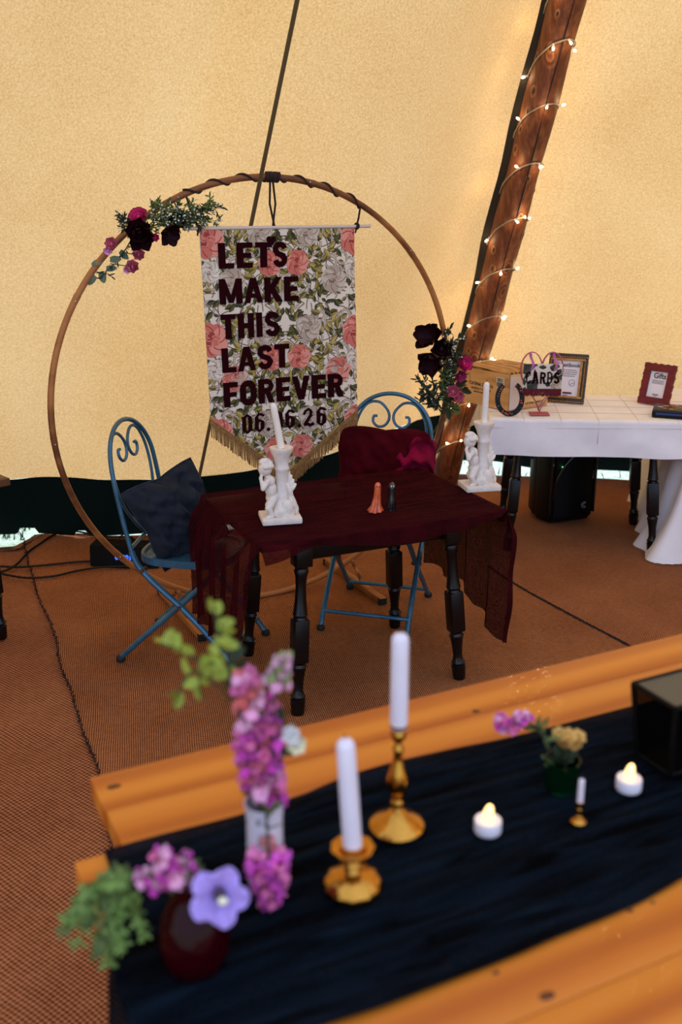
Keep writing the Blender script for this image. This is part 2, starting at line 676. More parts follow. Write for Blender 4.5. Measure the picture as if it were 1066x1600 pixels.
POLEW.l(POLEW.ramp(g, [(.25, lin((38, 15, 5))), (.55, lin((104, 50, 20))), (.86, lin((168, 104, 56)))]), POLEW.b.inputs['Base Color'])
POLEW.b.inputs['Roughness'].default_value = .6
POLEW.bump(grain, .3, .006)
pole = thing('tent_pole', 'thick round timber tent pole leaning in from the right, wound with lights', 'pole', PB)
mb = MB()
pts, rs = [], []
for i in range(61):
    t = i / 60
    pts.append(PB + pdir * plen * t)
    rs.append(.088 + .006 * nz(t * 14, 3) + .004 * math.sin(t * 55))
mb.tube(pts, rs, 22)
obj('shaft', mb, POLEW.m, pole, 180, world=True)
mb = MB()
cr = [PB + pdir * plen * t + (-py_ if py_.y > 0 else py_) * .0875 + px_ * (.012 * nz(t * 8, 9) - .012) for t in [i / 60 for i in range(2, 60)]]
mb.tube(cr, .0035, 5)
obj('crack', mb, M('crack_dark', (28, 12, 5), .9), pole, world=True)
krg = random.Random(6)
KPALE = M('pole_knot_ring', (128, 78, 42), .6, nscale=40, var=.3)
KCORE = M('pole_knot_core', (58, 27, 12), .7, nscale=60, var=.4)
_sd = -px_ if px_.x > 0 else px_
_fr = -py_ if py_.y > 0 else py_
for i in range(26):
    t_k = .10 + .56 * (i + krg.uniform(-.3, .3)) / 26
    a_k = R(krg.uniform(15, 165))
    nrm_k = _sd * math.cos(a_k) + _fr * math.sin(a_k)
    tan_k = pdir.cross(nrm_k).normalized()
    rr_k = .088 + .006 * nz(t_k * 14, 3) + .004 * math.sin(t_k * 55)
    c_k = PB + pdir * plen * t_k + nrm_k * (rr_k - .0015)
    rk = krg.uniform(.012, .021)
    mb = MB()
    mb.X = frame_m(c_k, tan_k, pdir, nrm_k)
    mb.ell((0, 0, 0), (rk, rk * 1.7, .004), 14, 6)
    kk = obj('knot', mb, KPALE, pole, 180, world=True)
    mb = MB()
    mb.X = frame_m(c_k - PB, tan_k, pdir, nrm_k)
    mb.ell((rk * .1, rk * .15, .0018), (rk * .42, rk * .85, .004), 10, 6)
    obj('knot_core', mb, KCORE, kk, 180)
# dark seam flap hanging on the canvas behind the pole
mb = MB()
side = -px_ if px_.x > 0 else px_
bk = py_ if py_.y > 0 else -py_
def flap(u, v):
    t = .12 + .9 * v
    c = PB + pdir * plen * t
    return c + side * (.070 + u * (.052 + .02 * nz(v * 9, 4)) + .010 * nz(v * 14)) + bk * (.01 + .02 * u)
mb.grid(flap, 3, 50)
mb.grid(lambda u, v: Vector(flap(u, v)) + bk * .006, 3, 50)
tr = obj('trim_2', mb, M('seam_strip', (34, 26, 16), .9), None, 180, kind='structure', label='dark canvas seam flap running along the tent pole')

# strap standing in front of the canvas behind the banner
a0, a1 = at_y(297, 815, 5.32), at_y(465, -2, 3.95)
st = thing('tent_strap', 'thin dark strap running up the canvas behind the hanging banner', 'strap', (a0.x, a0.y, a0.z))
mb = MB()
sd = (a1 - a0)
mb.tube([a0 + sd * t for t in (0.1, .5, 1, 1.6)], .0155, 6, flat=(1, .45))
obj('webbing', mb, M('strap_olive', (84, 70, 46), .9), st, world=True)
mb = MB()
mb.tube([a0 + sd * t for t in (-.02, .05, .125)], [.011, .012, .013], 8)
mb.tube([a0 + sd * .086, a0 + sd * .094], .021, 8)
obj('tensioner', mb, M('strap_black', (8, 8, 8), .6, spec=.15), st, world=True)

BULB = M('bulb_glow', (255, 222, 165), .3, emit=16)
BULBB = M('bulb_body', (235, 225, 205), .4)
CABLE = M('fairy_cable', (150, 134, 110), .6)
fl_t = thing('fairy_lights', 'string of warm white fairy lights wound around the timber tent pole', 'fairy lights', PB)
hel = []
TURN = 17.0
front = -bk
def hpos(t, rr=.099):
    a = TURN * 2 * PI * t + 1.2
    sl = .030
    return PB + pdir * (plen * (t + 0) + .11 * math.sin(a)) + (side * math.cos(a) + front * math.sin(a)) * rr
for i in range(900):
    t = .02 + .9 * i / 899
    hel.append(hpos(t, .093 + .004 * nz(i * .07)))
mb = MB()
mb.tube(hel, .0032, 6)
mb.tube([p + Vector((.003 * math.sin(i * .9), .002, .003 * math.cos(i * .9))) for i, p in enumerate(hel)], .0026, 6)
obj('cable', mb, CABLE, fl_t, world=True)
nb = 0
for i in range(74):
    t = .025 + .80 * i / 73 + rng.uniform(-.004, .004)
    a = TURN * 2 * PI * t + 1.2
    if math.sin(a) < -.62:
        continue
    p = hpos(t, .094)
    out = (side * math.cos(a) + front * math.sin(a)).normalized()
    d = (out * .7 + Vector((rng.uniform(-.6, .6), rng.uniform(-.2, .2), rng.uniform(-.9, .6)))).normalized()
    mb = MB()
    mb.tube([p, p + d * .018], [.0055, .005], 8)
    b = obj('bulb', mb, BULBB, fl_t, world=True)
    mb = MB()
    mb.tube([p + d * .018, p + d * .030, p + d * .036], [.005, .0062, .002], 8)
    obj('lamp', mb, BULB, b)
    b.children[0].data.transform(Matrix.Translation(-PB))
    nb += 1
    ld = bpy.data.lights.new('fairy_lamp', 'POINT')
    ld.energy = .16
    ld.color = (1, .74, .40)
    ld.shadow_soft_size = .012
    lo = bpy.data.objects.new('fairy_lamp_light', ld)
    col.objects.link(lo)
    lo.parent = fl_t
    lo.location = p + d * .045 + out * .01 - PB

# ================================================================== HOOP AND BANNER
HYAW = R(26.64)
HU = Vector((math.cos(HYAW), math.sin(HYAW), 0))
HN = Vector((-math.sin(HYAW), math.cos(HYAW), 0))      # away from the viewpoint
HCEN = Vector((-.3307, 4.4062, .965))
HRAD = .95
HTILT = R(-2.5)
HV = Vector((0, 0, 1)) * math.cos(HTILT) + HN * math.sin(HTILT)
def ring(a, r=HRAD, off=0):
    return HCEN + (HU * math.cos(a) + HV * math.sin(a)) * r + HN * off
def on_plane(px, py, off=-.03):
    d = ray(px, py)
    o = Vector((0, 0, HC))
    c = HCEN + HN * off
    t = (c - o).dot(HN) / d.dot(HN)
    return o + d * t
HOOPW = mat_wood('hoop_wood', (88, 46, 18), (142, 84, 38), (178, 116, 60), 'X', 6, .5, 3, .4)
hoop = thing('hoop_arch', 'large round wooden hoop arch standing behind the small table', 'arch', (HCEN.x, HCEN.y, 0), HYAW)
NSEG = 10
for k in range(NSEG):
    a0_, a1_ = 2 * PI * (k + .12) / NSEG, 2 * PI * (k + 1.12) / NSEG
    mb = MB()
    mb.tube([ring(a0_ + (a1_ - a0_) * i / 14) for i in range(15)], [.0148] + [.0135] * 13 + [.0135], 10)
    obj('rod', mb, HOOPW, hoop, world=True)
    mb = MB()
    am = a0_ + .03
    mb.ell(tuple(ring(am) - HN * .0135), (.004, .004, .004), 8, 6)
    obj('screw', mb, M('steel', (190, 190, 190), .3, 1), hoop, world=True)
FOOTW = mat_wood('foot_wood', (112, 62, 22), (150, 88, 34), (176, 112, 50), 'Y', 3, .5, 3, .3)
for a, foot_len in ((R(-62), .27), (R(-118), .27)):
    base = ring(a)
    fx = base.copy()
    fx.z = .019
    mb = MB()
    mb.X = frame_m(fx, HN, -HU, Vector((0, 0, 1)))
    mb.box((-.02, 0, 0), (.62, .035, .03), .004)
    f = obj('foot', mb, FOOTW, hoop, world=True)
    mb = MB()
    mb.tube([fx - HN * .13 + Vector((0, 0, .012)), base + Vector((0, 0, -.005))], .010, 8)
    mb.tube([fx + HN * .13 + Vector((0, 0, .012)), base + Vector((0, 0, -.005))], .010, 8)
    obj('brace', mb, HOOPW, hoop, world=True)
    for sgn in (-1, 1):
        mb = MB()
        mb.X = frame_m(fx + HN * (.30 * sgn - .02), HN, -HU, Vector((0, 0, 1)))
        mb.box((0, 0, -.003), (.022, .038, .034), .003)
        obj('foot_cap', mb, M('rubber', (14, 12, 12), .8), hoop, world=True)

# banner (local frame: x along HU, z up, y away)
BAN = thing('banner', 'floral fabric banner with fringe and wedding slogan hanging from the hoop', 'banner', (HCEN.x - HN.x * .035, HCEN.y - HN.y * .035, 0), HYAW)
ZT = 1.708
SL, SR = -.297, .42
def zbot(s):
    tip, tz = .062, .615
    if s < tip:
        return .905 + (tz - .905) * (s - SL) / (tip - SL)
    return .885 + (tz - .885) * (SR - s) / (SR - tip)
def bwave(s, z):
    return .010 * math.sin(s * 9 + 1) * ss(1.7, 1.1, z) + .004 * nz(s * 6, z * 5) - .03 * ss(1.7, .6, z)
FAB = M('banner_cloth', (226, 210, 190), .9, nscale=500, var=.08)
def cloth(u, v):
    s = SL + (SR - SL) * u
    s2 = s + .01 * v * (0.5 - u)
    z = ZT + (zbot(s) - ZT) * v
    return Vector((s2, bwave(s, z), z))
mb = MB()
mb.grid(cloth, 40, 50)
mb.grid(lambda u, v: Vector(cloth(u, v)) + Vector((0, .0025, 0)), 40, 50)
obj('cloth', mb, FAB, BAN, 180, fix=False)

class Print:
    """flat print on a vertical cloth: layered thin polygons with their own colours"""
    def __init__(s, depth, clip=None):
        s.mb = MB()
        s.d = depth
        s.k = 0
        s.clip = clip
    def poly(s, pts, c, layer=0):
        if s.clip:
            pts2 = []
            ins = 0
            for (x, z) in pts:
                q = s.clip(x, z)
                if abs(q[0] - x) + abs(q[1] - z) < 1e-6:
                    ins += 1
                pts2.append(q)
            if ins == 0:
                return
            pts = pts2
        s.k += 1
        off = .0008 + layer * .00035 + (s.k % 40) * .000006
        s.mb.cl = lin(c)
        s.mb.add([(x, s.d(x, z) - off, z) for x, z in pts], [tuple(range(len(pts)))])
    def stroke(s, pts, w, c, layer=0, taper=False):
        n = len(pts)
        for i in range(n - 1):
            (x0, z0), (x1, z1) = pts[i], pts[i + 1]
            L = math.hypot(x1 - x0, z1 - z0) or 1e-6
            nx, nz_ = -(z1 - z0) / L, (x1 - x0) / L
            w0 = w * (1 - i / n) if taper else w
            w1 = w * (1 - (i + 1) / n) if taper else w
            e = 0 if taper else w * .18
            ex, ez = (x1 - x0) / L * e, (z1 - z0) / L * e
            s.poly([(x0 + nx * w0 / 2 - ex, z0 + nz_ * w0 / 2 - ez), (x0 - nx * w0 / 2 - ex, z0 - nz_ * w0 / 2 - ez), (x1 - nx * w1 / 2 + ex, z1 - nz_ * w1 / 2 + ez), (x1 + nx * w1 / 2 + ex, z1 + nz_ * w1 / 2 + ez)], c, layer)
    def leaf(s, x, z, a, L, W, c1, c2, layer=2, outline=(52, 46, 34)):
        ca, sa = math.cos(a), math.sin(a)
        T = lambda u, v: (x + u * ca - v * sa, z + u * sa + v * ca)
        prof = [(0, 0), (.18, .55), (.4, 1), (.65, .82), (.85, .4), (1, 0)]
        e = 1.22
        s.poly([T(u * L * 1.06 - L * .03, v * W * e / 2) for u, v in prof] + [T(u * L * 1.06 - L * .03, -v * W * e / 2) for u, v in prof[-2:0:-1]], outline, layer)
        s.poly([T(u * L, v * W / 2) for u, v in prof], c1, layer + 1)
        s.poly([T(u * L, -v * W / 2) for u, v in prof], c2, layer + 1)
    def rose(s, x, z, r, base, dark, light, rg, layer=4):
        n = 7
        for k in range(n):
            a = 2 * PI * k / n + rg.random() * .3
            cx, cz = x + math.cos(a) * r * .55, z + math.sin(a) * r * .55
            rr = r * rg.uniform(.48, .6)
            s.poly([(cx + rr * math.cos(t * PI / 7) * rg.uniform(.9, 1.08), cz + rr * math.sin(t * PI / 7) * rg.uniform(.9, 1.08)) for t in range(14)], base if k % 3 else light, layer)
        for k in range(n):
            a = 2 * PI * k / n + .4
            q = [(x + math.cos(a + t * .14) * r * (.45 + .5 * t / 5), z + math.sin(a + t * .14) * r * (.45 + .5 * t / 5)) for t in range(6)]
            s.stroke(q, r * .06, dark, layer + 1)
        for k in range(5):
            a = 2 * PI * k / 5 + rg.random()
            cx, cz = x + math.cos(a) * r * .25, z + math.sin(a) * r * .25
            rr = r * .3
            s.poly([(cx + rr * math.cos(t * PI / 5), cz + rr * .8 * math.sin(t * PI / 5)) for t in range(10)], dark if k % 2 else base, layer + 2)
            q = [(cx + rr * .8 * math.cos(t * .5 + a), cz + rr * .6 * math.sin(t * .5 + a)) for t in range(6)]
            s.stroke(q, r * .05, light, layer + 3)

def bclip(x, z):
    x = min(max(x, SL + .002), SR - .002)
    z = min(max(z, zbot(x) + .004), ZT - .002)
    return (x, z)
def bsh(s, z):
    return bwave(s, z)
PRT = Print(bsh, bclip)
CORAL, CORD, CORL = (204, 112, 96), (158, 66, 60), (224, 146, 128)
GREY, GRD, GRL = (178, 158, 140), (132, 110, 94), (202, 184, 166)
WHT, WHD, WHL = (212, 196, 178), (150, 126, 106), (228, 214, 198)
OL, OLD, YEL = (98, 92, 46), (56, 58, 40), (160, 136, 66)
BROWN = (150, 126, 104)
AX = .077            # mirror axis of the pattern
PERZ = .405
prg = random.Random(3)
leafcols = [(OLD, OL), (OL, YEL), (YEL, (186, 164, 98)), (OLD, (86, 84, 58)), (OL, OLD), (YEL, OL)]
# scrolls and leaves of one half tile, mirrored and repeated down the cloth
half = []
for i in range(26):
    half.append(('scroll', prg.uniform(.01, .36), prg.uniform(0, PERZ), prg.uniform(.035, .075), prg.uniform(0, 6.28), prg.choice((-1, 1))))
for i in range(175):
    half.append(('leaf', prg.uniform(.005, .36), prg.uniform(0, PERZ), prg.uniform(0, 6.28), prg.uniform(.024, .047), prg.choice(leafcols)))
for i in range(95):
    half.append(('stem', prg.uniform(.0, .36), prg.uniform(0, PERZ), prg.uniform(0, 6.28), prg.uniform(.05, .12)))
big = [(.064, .105, .050, 'c'), (.112, .382, .054, 'g'), (.240, .18, .058, 'g'), (.345, .005, .070, 'c'), (.335, .13, .042, 'w')]
for rep in range(-1, 4):
    zb = ZT - .04 - rep * PERZ
    for sg in (-1, 1):
        for h in half:
            if h[0] == 'scroll':
                _, dx, dz, r, a, dr = h
                q = []
                for t in range(14):
                    rr = r * (1 - t / 17)
                    an = a + dr * t * .42
                    q.append((AX + sg * (dx + rr * math.cos(an)), zb - dz + rr * math.sin(an)))
                PRT.stroke(q, .011, BROWN, 0)
                PRT.stroke(q, .006, (196, 178, 158), 1)
            elif h[0] == 'stem':
                _, dx, dz, a, L = h
                q = [(AX + sg * (dx + L * t / 6 * math.cos(a + .09 * t)), zb - dz + L * t / 6 * math.sin(a + .09 * t)) for t in range(7)]
                PRT.stroke(q, .0042, (120, 98, 78), 0)
            else:
                _, dx, dz, a, L, cc = h
                PRT.leaf(AX + sg * dx, zb - dz, a if sg > 0 else PI - a, L, L * .46, cc[0], cc[1], 2)
        for (dx, dz, r, kd) in big:
            C3 = {'c': (CORAL, CORD, CORL), 'g': (GREY, GRD, GRL), 'w': (WHT, WHD, WHL)}[kd]
            x, z = AX + sg * dx, zb - dz
            if x < SL - .03 or x > SR + .03 or z > ZT + .02 or z < .58:
                continue
            rg = random.Random(int(dx * 1000) + 17)
            PRT.rose(x, z, r, *C3, rg, 5)
for (x, z, r) in ((.325, 1.085, .056), (-.18, 1.085, .05)):
    PRT.rose(x, z, r, CORAL, CORD, CORL, random.Random(5), 5)
VC = mat_vcol('banner_print', .85)
obj('floral_print', PRT.mb, VC, BAN, 0, smooth=False, fix=False, label='printed roses, leaves and scrolls', kind='stuff')

# letters: heavy condensed capitals built from strokes
def arc(cx, cz, rx, rz, a0, a1, n=10):
    return [(cx + rx * math.cos(R(a0 + (a1 - a0) * i / n)), cz + rz * math.sin(R(a0 + (a1 - a0) * i / n))) for i in range(n + 1)]
def glyph(ch):
    """list of (polyline, thickness) in a cell of height 1; returns also width"""
    t, h = .25, .21
    g = []
    if ch == 'L': return [([(t / 2, 0), (t / 2, 1)], t), ([(0, h / 2), (.55, h / 2)], h)], .55
    if ch == 'E': return [([(t / 2, 0), (t / 2, 1)], t), ([(0, h / 2), (.58, h / 2)], h), ([(0, .5), (.53, .5)], h * .9), ([(0, 1 - h / 2), (.58, 1 - h / 2)], h)], .58
    if ch == 'F': return [([(t / 2, 0), (t / 2, 1)], t), ([(0, .5), (.51, .5)], h * .9), ([(0, 1 - h / 2), (.57, 1 - h / 2)], h)], .57
    if ch == 'T': return [([(.3, 0), (.3, 1)], t), ([(0, 1 - h / 2), (.6, 1 - h / 2)], h)], .6
    if ch == 'H': return [([(t / 2, 0), (t / 2, 1)], t), ([(.66 - t / 2, 0), (.66 - t / 2, 1)], t), ([(0, .5), (.66, .5)], h)], .66
    if ch == 'I': return [([(t / 2, 0), (t / 2, 1)], t)], t
    if ch == 'M': return [([(t / 2, 0), (t / 2, 1)], t), ([(.9 - t / 2, 0), (.9 - t / 2, 1)], t), ([(.15, .97), (.45, .04)], .2), ([(.75, .97), (.45, .04)], .2)], .9
    if ch == 'A': return [([(.11, 0), (.36, 1)], .235), ([(.63, 0), (.38, 1)], .235), ([(.15, .29), (.6, .29)], .17)], .74
    if ch == 'V': return [([(.11, 1), (.34, 0)], .235), ([(.59, 1), (.36, 0)], .235)], .70
    if ch == 'K': return [([(t / 2, 0), (t / 2, 1)], t), ([(.2, .42), (.57, 1)], .235), ([(.3, .55), (.6, 0)], .25)], .72
    if ch == 'O':
        p = arc(.34, .68, .215, .215, 0, 180, 8) + arc(.34, .32, .215, .215, 180, 360, 8)
        return [(p + [p[0]], t)], .68
    if ch == 'R':
        p = [(.1, .895), (.34, .895)] + arc(.34, .705, .185, .19, 90, -90, 8) + [(.1, .515)]
        return [([(t / 2, 0), (t / 2, 1)], t), (p, .21), ([(.36, .5), (.53, 0)], .245)], .66
    if ch == 'S':
        p = arc(.32, .70, .2, .2, 10, 180, 7) + [(.125, .66)] + [(.2, .55), (.46, .44), (.52, .33)] + arc(.32, .3, .2, .2, 0, -172, 7)
        return [(p, .225)], .64
    if ch == "'": return [([(.09, .86), (.09, 1.1)], .17)], .18
    if ch == '.': return [([(.03, .0), (.15, .13)], .17)], .22
    if ch == '0': return [([(.12, .16), (.12, .84)], .2), ([(.43, .16), (.43, .84)], .2), ([(.06, .8), (.28, .97), (.49, .80)], .13), ([(.06, .2), (.27, .03), (.49, .2)], .13), ([(.0, .86), (.12, .78)], .1), ([(.43, .2), (.55, .13)], .1)], .55
    if ch == '6': return [([(.12, .16), (.12, .78)], .2), ([(.06, .74), (.24, .96), (.38, .93), (.47, .84)], .13), ([(.42, .16), (.42, .52)], .2), ([(.06, .2), (.26, .03), (.47, .2)], .13), ([(.1, .46), (.28, .62), (.48, .5)], .13), ([(.42, .92), (.52, .84)], .1)], .54
    if ch == '2': return [([(.05, .72), (.12, .86), (.28, .95), (.42, .84)], .13), ([(.40, .86), (.38, .6), (.10, .16)], .17), ([(.02, .1), (.2, .14), (.36, .05), (.54, .15)], .17), ([(.02, .66), (.12, .78)], .12)], .56
    if ch == 'C': return [([(.1, .12), (.1, .84)], .2), ([(.06, .8), (.28, .98), (.5, .86)], .15), ([(.06, .2), (.28, .03), (.5, .17)], .15), ([(.47, .68), (.47, .9)], .12)], .56
    if ch == 'D': return [([(.12, .06), (.12, .94)], .2), ([(.0, .92), (.28, .98), (.52, .8)], .14), ([(.5, .2), (.5, .82)], .2), ([(.0, .06), (.3, .02), (.52, .22)], .14)], .62
    return [], .3
LETM = M('letter_felt', (38, 5, 10), .95, nscale=300, var=.2, spec=.05)
def word(txt, x0, z0, H, x1, name, slant=None, gap=.085, depth=bsh, parent=BAN, mat=LETM, layer=11, ts=1.0):
    ws = [glyph(c)[1] for c in txt]
    tot = sum(ws) + gap * (len(txt) - 1)
    k = (x1 - x0) / (tot * H)
    x = 0
    for c, wd in zip(txt, ws):
        m = MB()
        if c == "'":
            cx = x0 + (x - .0) * H * k + wd * H * k / 2
            q = [(cx + .022 * math.sin(t) ** 3, z0 + H * 1.0 + .0016 * (13 * math.cos(t) - 5 * math.cos(2 * t) - 2 * math.cos(3 * t) - math.cos(4 * t))) for t in [2 * PI * i / 24 for i in range(24)]]
            y = depth(cx, z0) - .0008 - layer * .00035
            m.prism(q, -.002, 'XZ', y)
        for pts, th in glyph(c)[0]:
            P2 = [(x0 + (x + p[0]) * H * k, z0 + p[1] * H) for p in pts]
            n = len(P2)
            thx = th * H * ts
            for i in range(n - 1):
                (ax, az), (bx, bz) = P2[i], P2[i + 1]
                L = math.hypot(bx - ax, bz - az) or 1e-6
                nx, nz_ = -(bz - az) / L, (bx - ax) / L
                hw = thx / 2
                vert = abs(bx - ax) < 1e-4
                if vert: hw *= k
                e = thx * .22 if n > 2 else 0
                ex, ez = (bx - ax) / L * e, (bz - az) / L * e
                if n > 2:
                    if i == 0: sx0, sz0 = 0, 0
                    else: sx0, sz0 = ex, ez
                    if i == n - 2: sx1, sz1 = 0, 0
                    else: sx1, sz1 = ex, ez
                else:
                    sx0 = sz0 = sx1 = sz1 = 0
                qq = [(ax + nx * hw - sx0, az + nz_ * hw - sz0), (ax - nx * hw - sx0, az - nz_ * hw - sz0), (bx - nx * hw + sx1, bz - nz_ * hw + sz1), (bx + nx * hw + sx1, bz + nz_ * hw + sz1)]
                if n == 2 and not vert and abs(bz - az) > .3 * H:
                    # slanted strokes end flat on the base and cap lines
                    wx = hw * L / abs(bz - az)
                    qq = [(ax - wx, az), (ax + wx, az), (bx + wx, bz), (bx - wx, bz)]
                vs = [(u, depth(u, w_) - .0008 - layer * .00035, w_) for u, w_ in qq]
                vs += [(u, y - .0016, w_) for u, y, w_ in vs]
                m.add(vs, [(0, 1, 2, 3), (7, 6, 5, 4), (0, 4, 5, 1), (1, 5, 6, 2), (2, 6, 7, 3), (3, 7, 4, 0)])
        if m.v:
            obj('letter', m, mat, parent, 0, smooth=False)
        x += wd + gap
word("LET", -.222, 1.548, .104, .020, 'letter', gap=.10)
word("'", .006, 1.553, .104, .030, 'letter')
word("S", .024, 1.548, .104, .092, 'letter')
word("MAKE", -.226, 1.402, .104, .142, 'letter', gap=.07)
word("THIS", -.226, 1.256, .104, .050, 'letter', gap=.10)
word("LAST", -.230, 1.115, .104, .092, 'letter', gap=.06)
word("FOREVER", -.230, .966, .106, .350, 'letter', gap=.075)
word("06.06.26", -.150, .842, .082, .262, 'letter', gap=.10)
# dowel and fringe
mb = MB()
mb.tube([(-.368, 0, ZT + .003), (.497, 0, ZT + .003)], .0075, 10)
obj('dowel', mb, M('pale_dowel', (206, 190, 176), .5), BAN)
FRM = M('fringe_gold', (146, 104, 52), .7, nscale=80, var=.35)
mb = MB()
nfr = 170
for i in range(nfr):
    s = SL + (SR - SL) * (i + .5) / nfr
    z = zbot(s)
    y = bwave(s, z) - .004
    L = .058 + rng.uniform(-.006, .006)
    dx = rng.uniform(-.004, .004)
    mb.tube([(s, y, z + .014), (s + dx * .3, y - .002, z - L * .4), (s + dx, y + rng.uniform(-.003, .003), z - L)], [.0026, .0021, .0026], 5)
obj('fringe', mb, FRM, BAN, kind='stuff', label='gold fringe along the pointed hem')
mb = MB()
for zz in (.016, .004):
    mb.tube([(SL + (SR - SL) * i / 60, bwave(SL + (SR - SL) * i / 60, 1) * 0 + bwave(SL + (SR - SL) * i / 60, zbot(SL + (SR - SL) * i / 60)) - .005, zbot(SL + (SR - SL) * i / 60) + zz) for i in range(61)], .004, 6)
obj('fringe_braid', mb, FRM, BAN)
# cords from hoop to dowel and windings (world coordinates)
CORD_M = M('cord_brown', (44, 22, 20), .9)
def bp(s, z, off=0):
    return Vector((HCEN.x, HCEN.y, 0)) + HU * s + HN * (-.035 + off) + Vector((0, 0, z))
cords = MB()
def wind(a0, a1, turns):
    q = []
    for i in range(int(turns * 14) + 1):
        t = i / (turns * 14)
        a = a0 + (a1 - a0) * t
        ph = 2 * PI * turns * t
        q.append(ring(a, HRAD + .017 * math.cos(ph)) - HN * .017 * math.sin(ph))
    return q
cords.tube(wind(R(112), R(62), 6.5), .0045, 7)
obj('cord', cords, CORD_M, BAN, world=True)
cords = MB()
cords.tube(wind(R(90), R(86.5), 5), .006, 7)
cords.tube(wind(R(86.5), R(91), 4), .006, 7)
obj('knot', cords, CORD_M, BAN, world=True)
for A, s in ((R(112), -.302), (R(62), .428)):
    cords = MB()
    p = ring(A, HRAD - .012) - HN * .012
    q = bp(s, ZT + .004, -.004)
    cords.tube([p, p.lerp(q, .5) + Vector((0, 0, -.006)), q], .0045, 7)
    cords.tube([q + HU * (.006 * math.cos(t)) + Vector((0, 0, .011 * math.sin(t))) - HN * .006 * math.cos(t * 1.0) for t in [i * .6 for i in range(22)]], .0055, 7)
    cords.tube([q, q + Vector((-.006, 0, -.03))], [.006, .003], 6)
    obj('cord', cords, CORD_M, BAN, world=True)
cords = MB()
for sg in (-1, 1):
    p = ring(R(88.5), HRAD - .014) + HU * .006 * sg
    q = bp(.003 + .03 + .004 * -sg, ZT + .006)
    cords.tube([p, p.lerp(q, .5) + HU * (.012 * sg), q], .0045, 6)
obj('cord', cords, CORD_M, BAN, world=True)

# ================================================================== FLOWERS (builders)
G1 = M('leaf_green_dark', (38, 52, 26), .7, nscale=40, var=.3)
G2 = M('leaf_green_olive', (84, 100, 44), .7, nscale=40, var=.3)
G3 = M('leaf_eucalyptus', (92, 108, 88), .7, nscale=40, var=.2)
G4 = M('leaf_lime', (142, 150, 46), .7, nscale=40, var=.3)
G5 = M('leaf_fern', (112, 138, 62), .7, nscale=40, var=.3)
BURG = M('petal_burgundy', (36, 5, 12), .6, nscale=30, var=.5, spec=.15)
PINK = M('petal_pink', (196, 88, 112), .7, nscale=40, var=.35)
HOT = M('petal_hot_pink', (196, 24, 96), .7, nscale=40, var=.3)
WAX = M('wax_white', (236, 230, 226), .6)
STEM = M('stem_green', (52, 60, 28), .8)
def rot_to(d):
    return Vector((0, 0, 1)).rotation_difference(Vector(d).normalized()).to_matrix()
def petal(mb, c, d, L, W, cup=.3, curl=.2, n=5, axis=None):
    """a cupped petal from c outwards along d"""
    d = Vector(d).normalized()
    up = Vector((0, 0, 1)) if abs(d.z) < .9 else Vector((1, 0, 0))
    if axis is not None and d.cross(Vector(axis)).length > .05:
        up = Vector(axis).normalized()
    s_ = d.cross(up).normalized()
    nn = s_.cross(d).normalized()
    def fn(u, v):
        w_ = W * (math.sin(PI * min(1, v * .80 + .14)) ** .6 if v < .999 else .25)
        x = (u - .5) * w_
        return Vector(c) + d * (L * v) + s_ * x + nn * (cup * W * (4 * (u - .5) ** 2) + curl * L * v * v)
    mb.grid(fn, 4, n)
def rose_bloom(mb, c, d, r, rg, layers=4):
    m = rot_to(d)
    for k in range(layers):
        n = 4 + k
        rr = r * (.28 + .72 * k / max(1, layers - 1))
        for i in range(n):
            a = 2 * PI * i / n + k * .7 + rg.random() * .3
            lean = .15 + .75 * k / layers
            dd = m @ Vector((math.cos(a) * lean, math.sin(a) * lean, 1 - .55 * k / layers))
            petal(mb, Vector(c) - Vector(d).normalized() * r * .35, dd, rr * 1.2, rr * 1.5, .22, -.1, 5, d)
    mb.ell(tuple(Vector(c) - Vector(d).normalized() * r * .1), (r * .35, r * .35, r * .4), 8, 6)
def lily_bloom(mb, c, d, r, rg, n=7):
    m = rot_to(d)
    for i in range(n):
        a = 2 * PI * i / n + rg.random() * .5
        lean = rg.uniform(.5, 1.1)
        dd = m @ Vector((math.cos(a) * lean, math.sin(a) * lean, rg.uniform(.35, .8)))
        petal(mb, c, dd, r * rg.uniform(.9, 1.15), r * .8, .22, .12, 6, d)
def leaf(mb, c, d, L, W, rg=rng):
    petal(mb, c, d, L, W, .1, rg.uniform(-.2, .25), 4, Vector((rg.uniform(-1, 1), -1, rg.uniform(-.4, 1))))
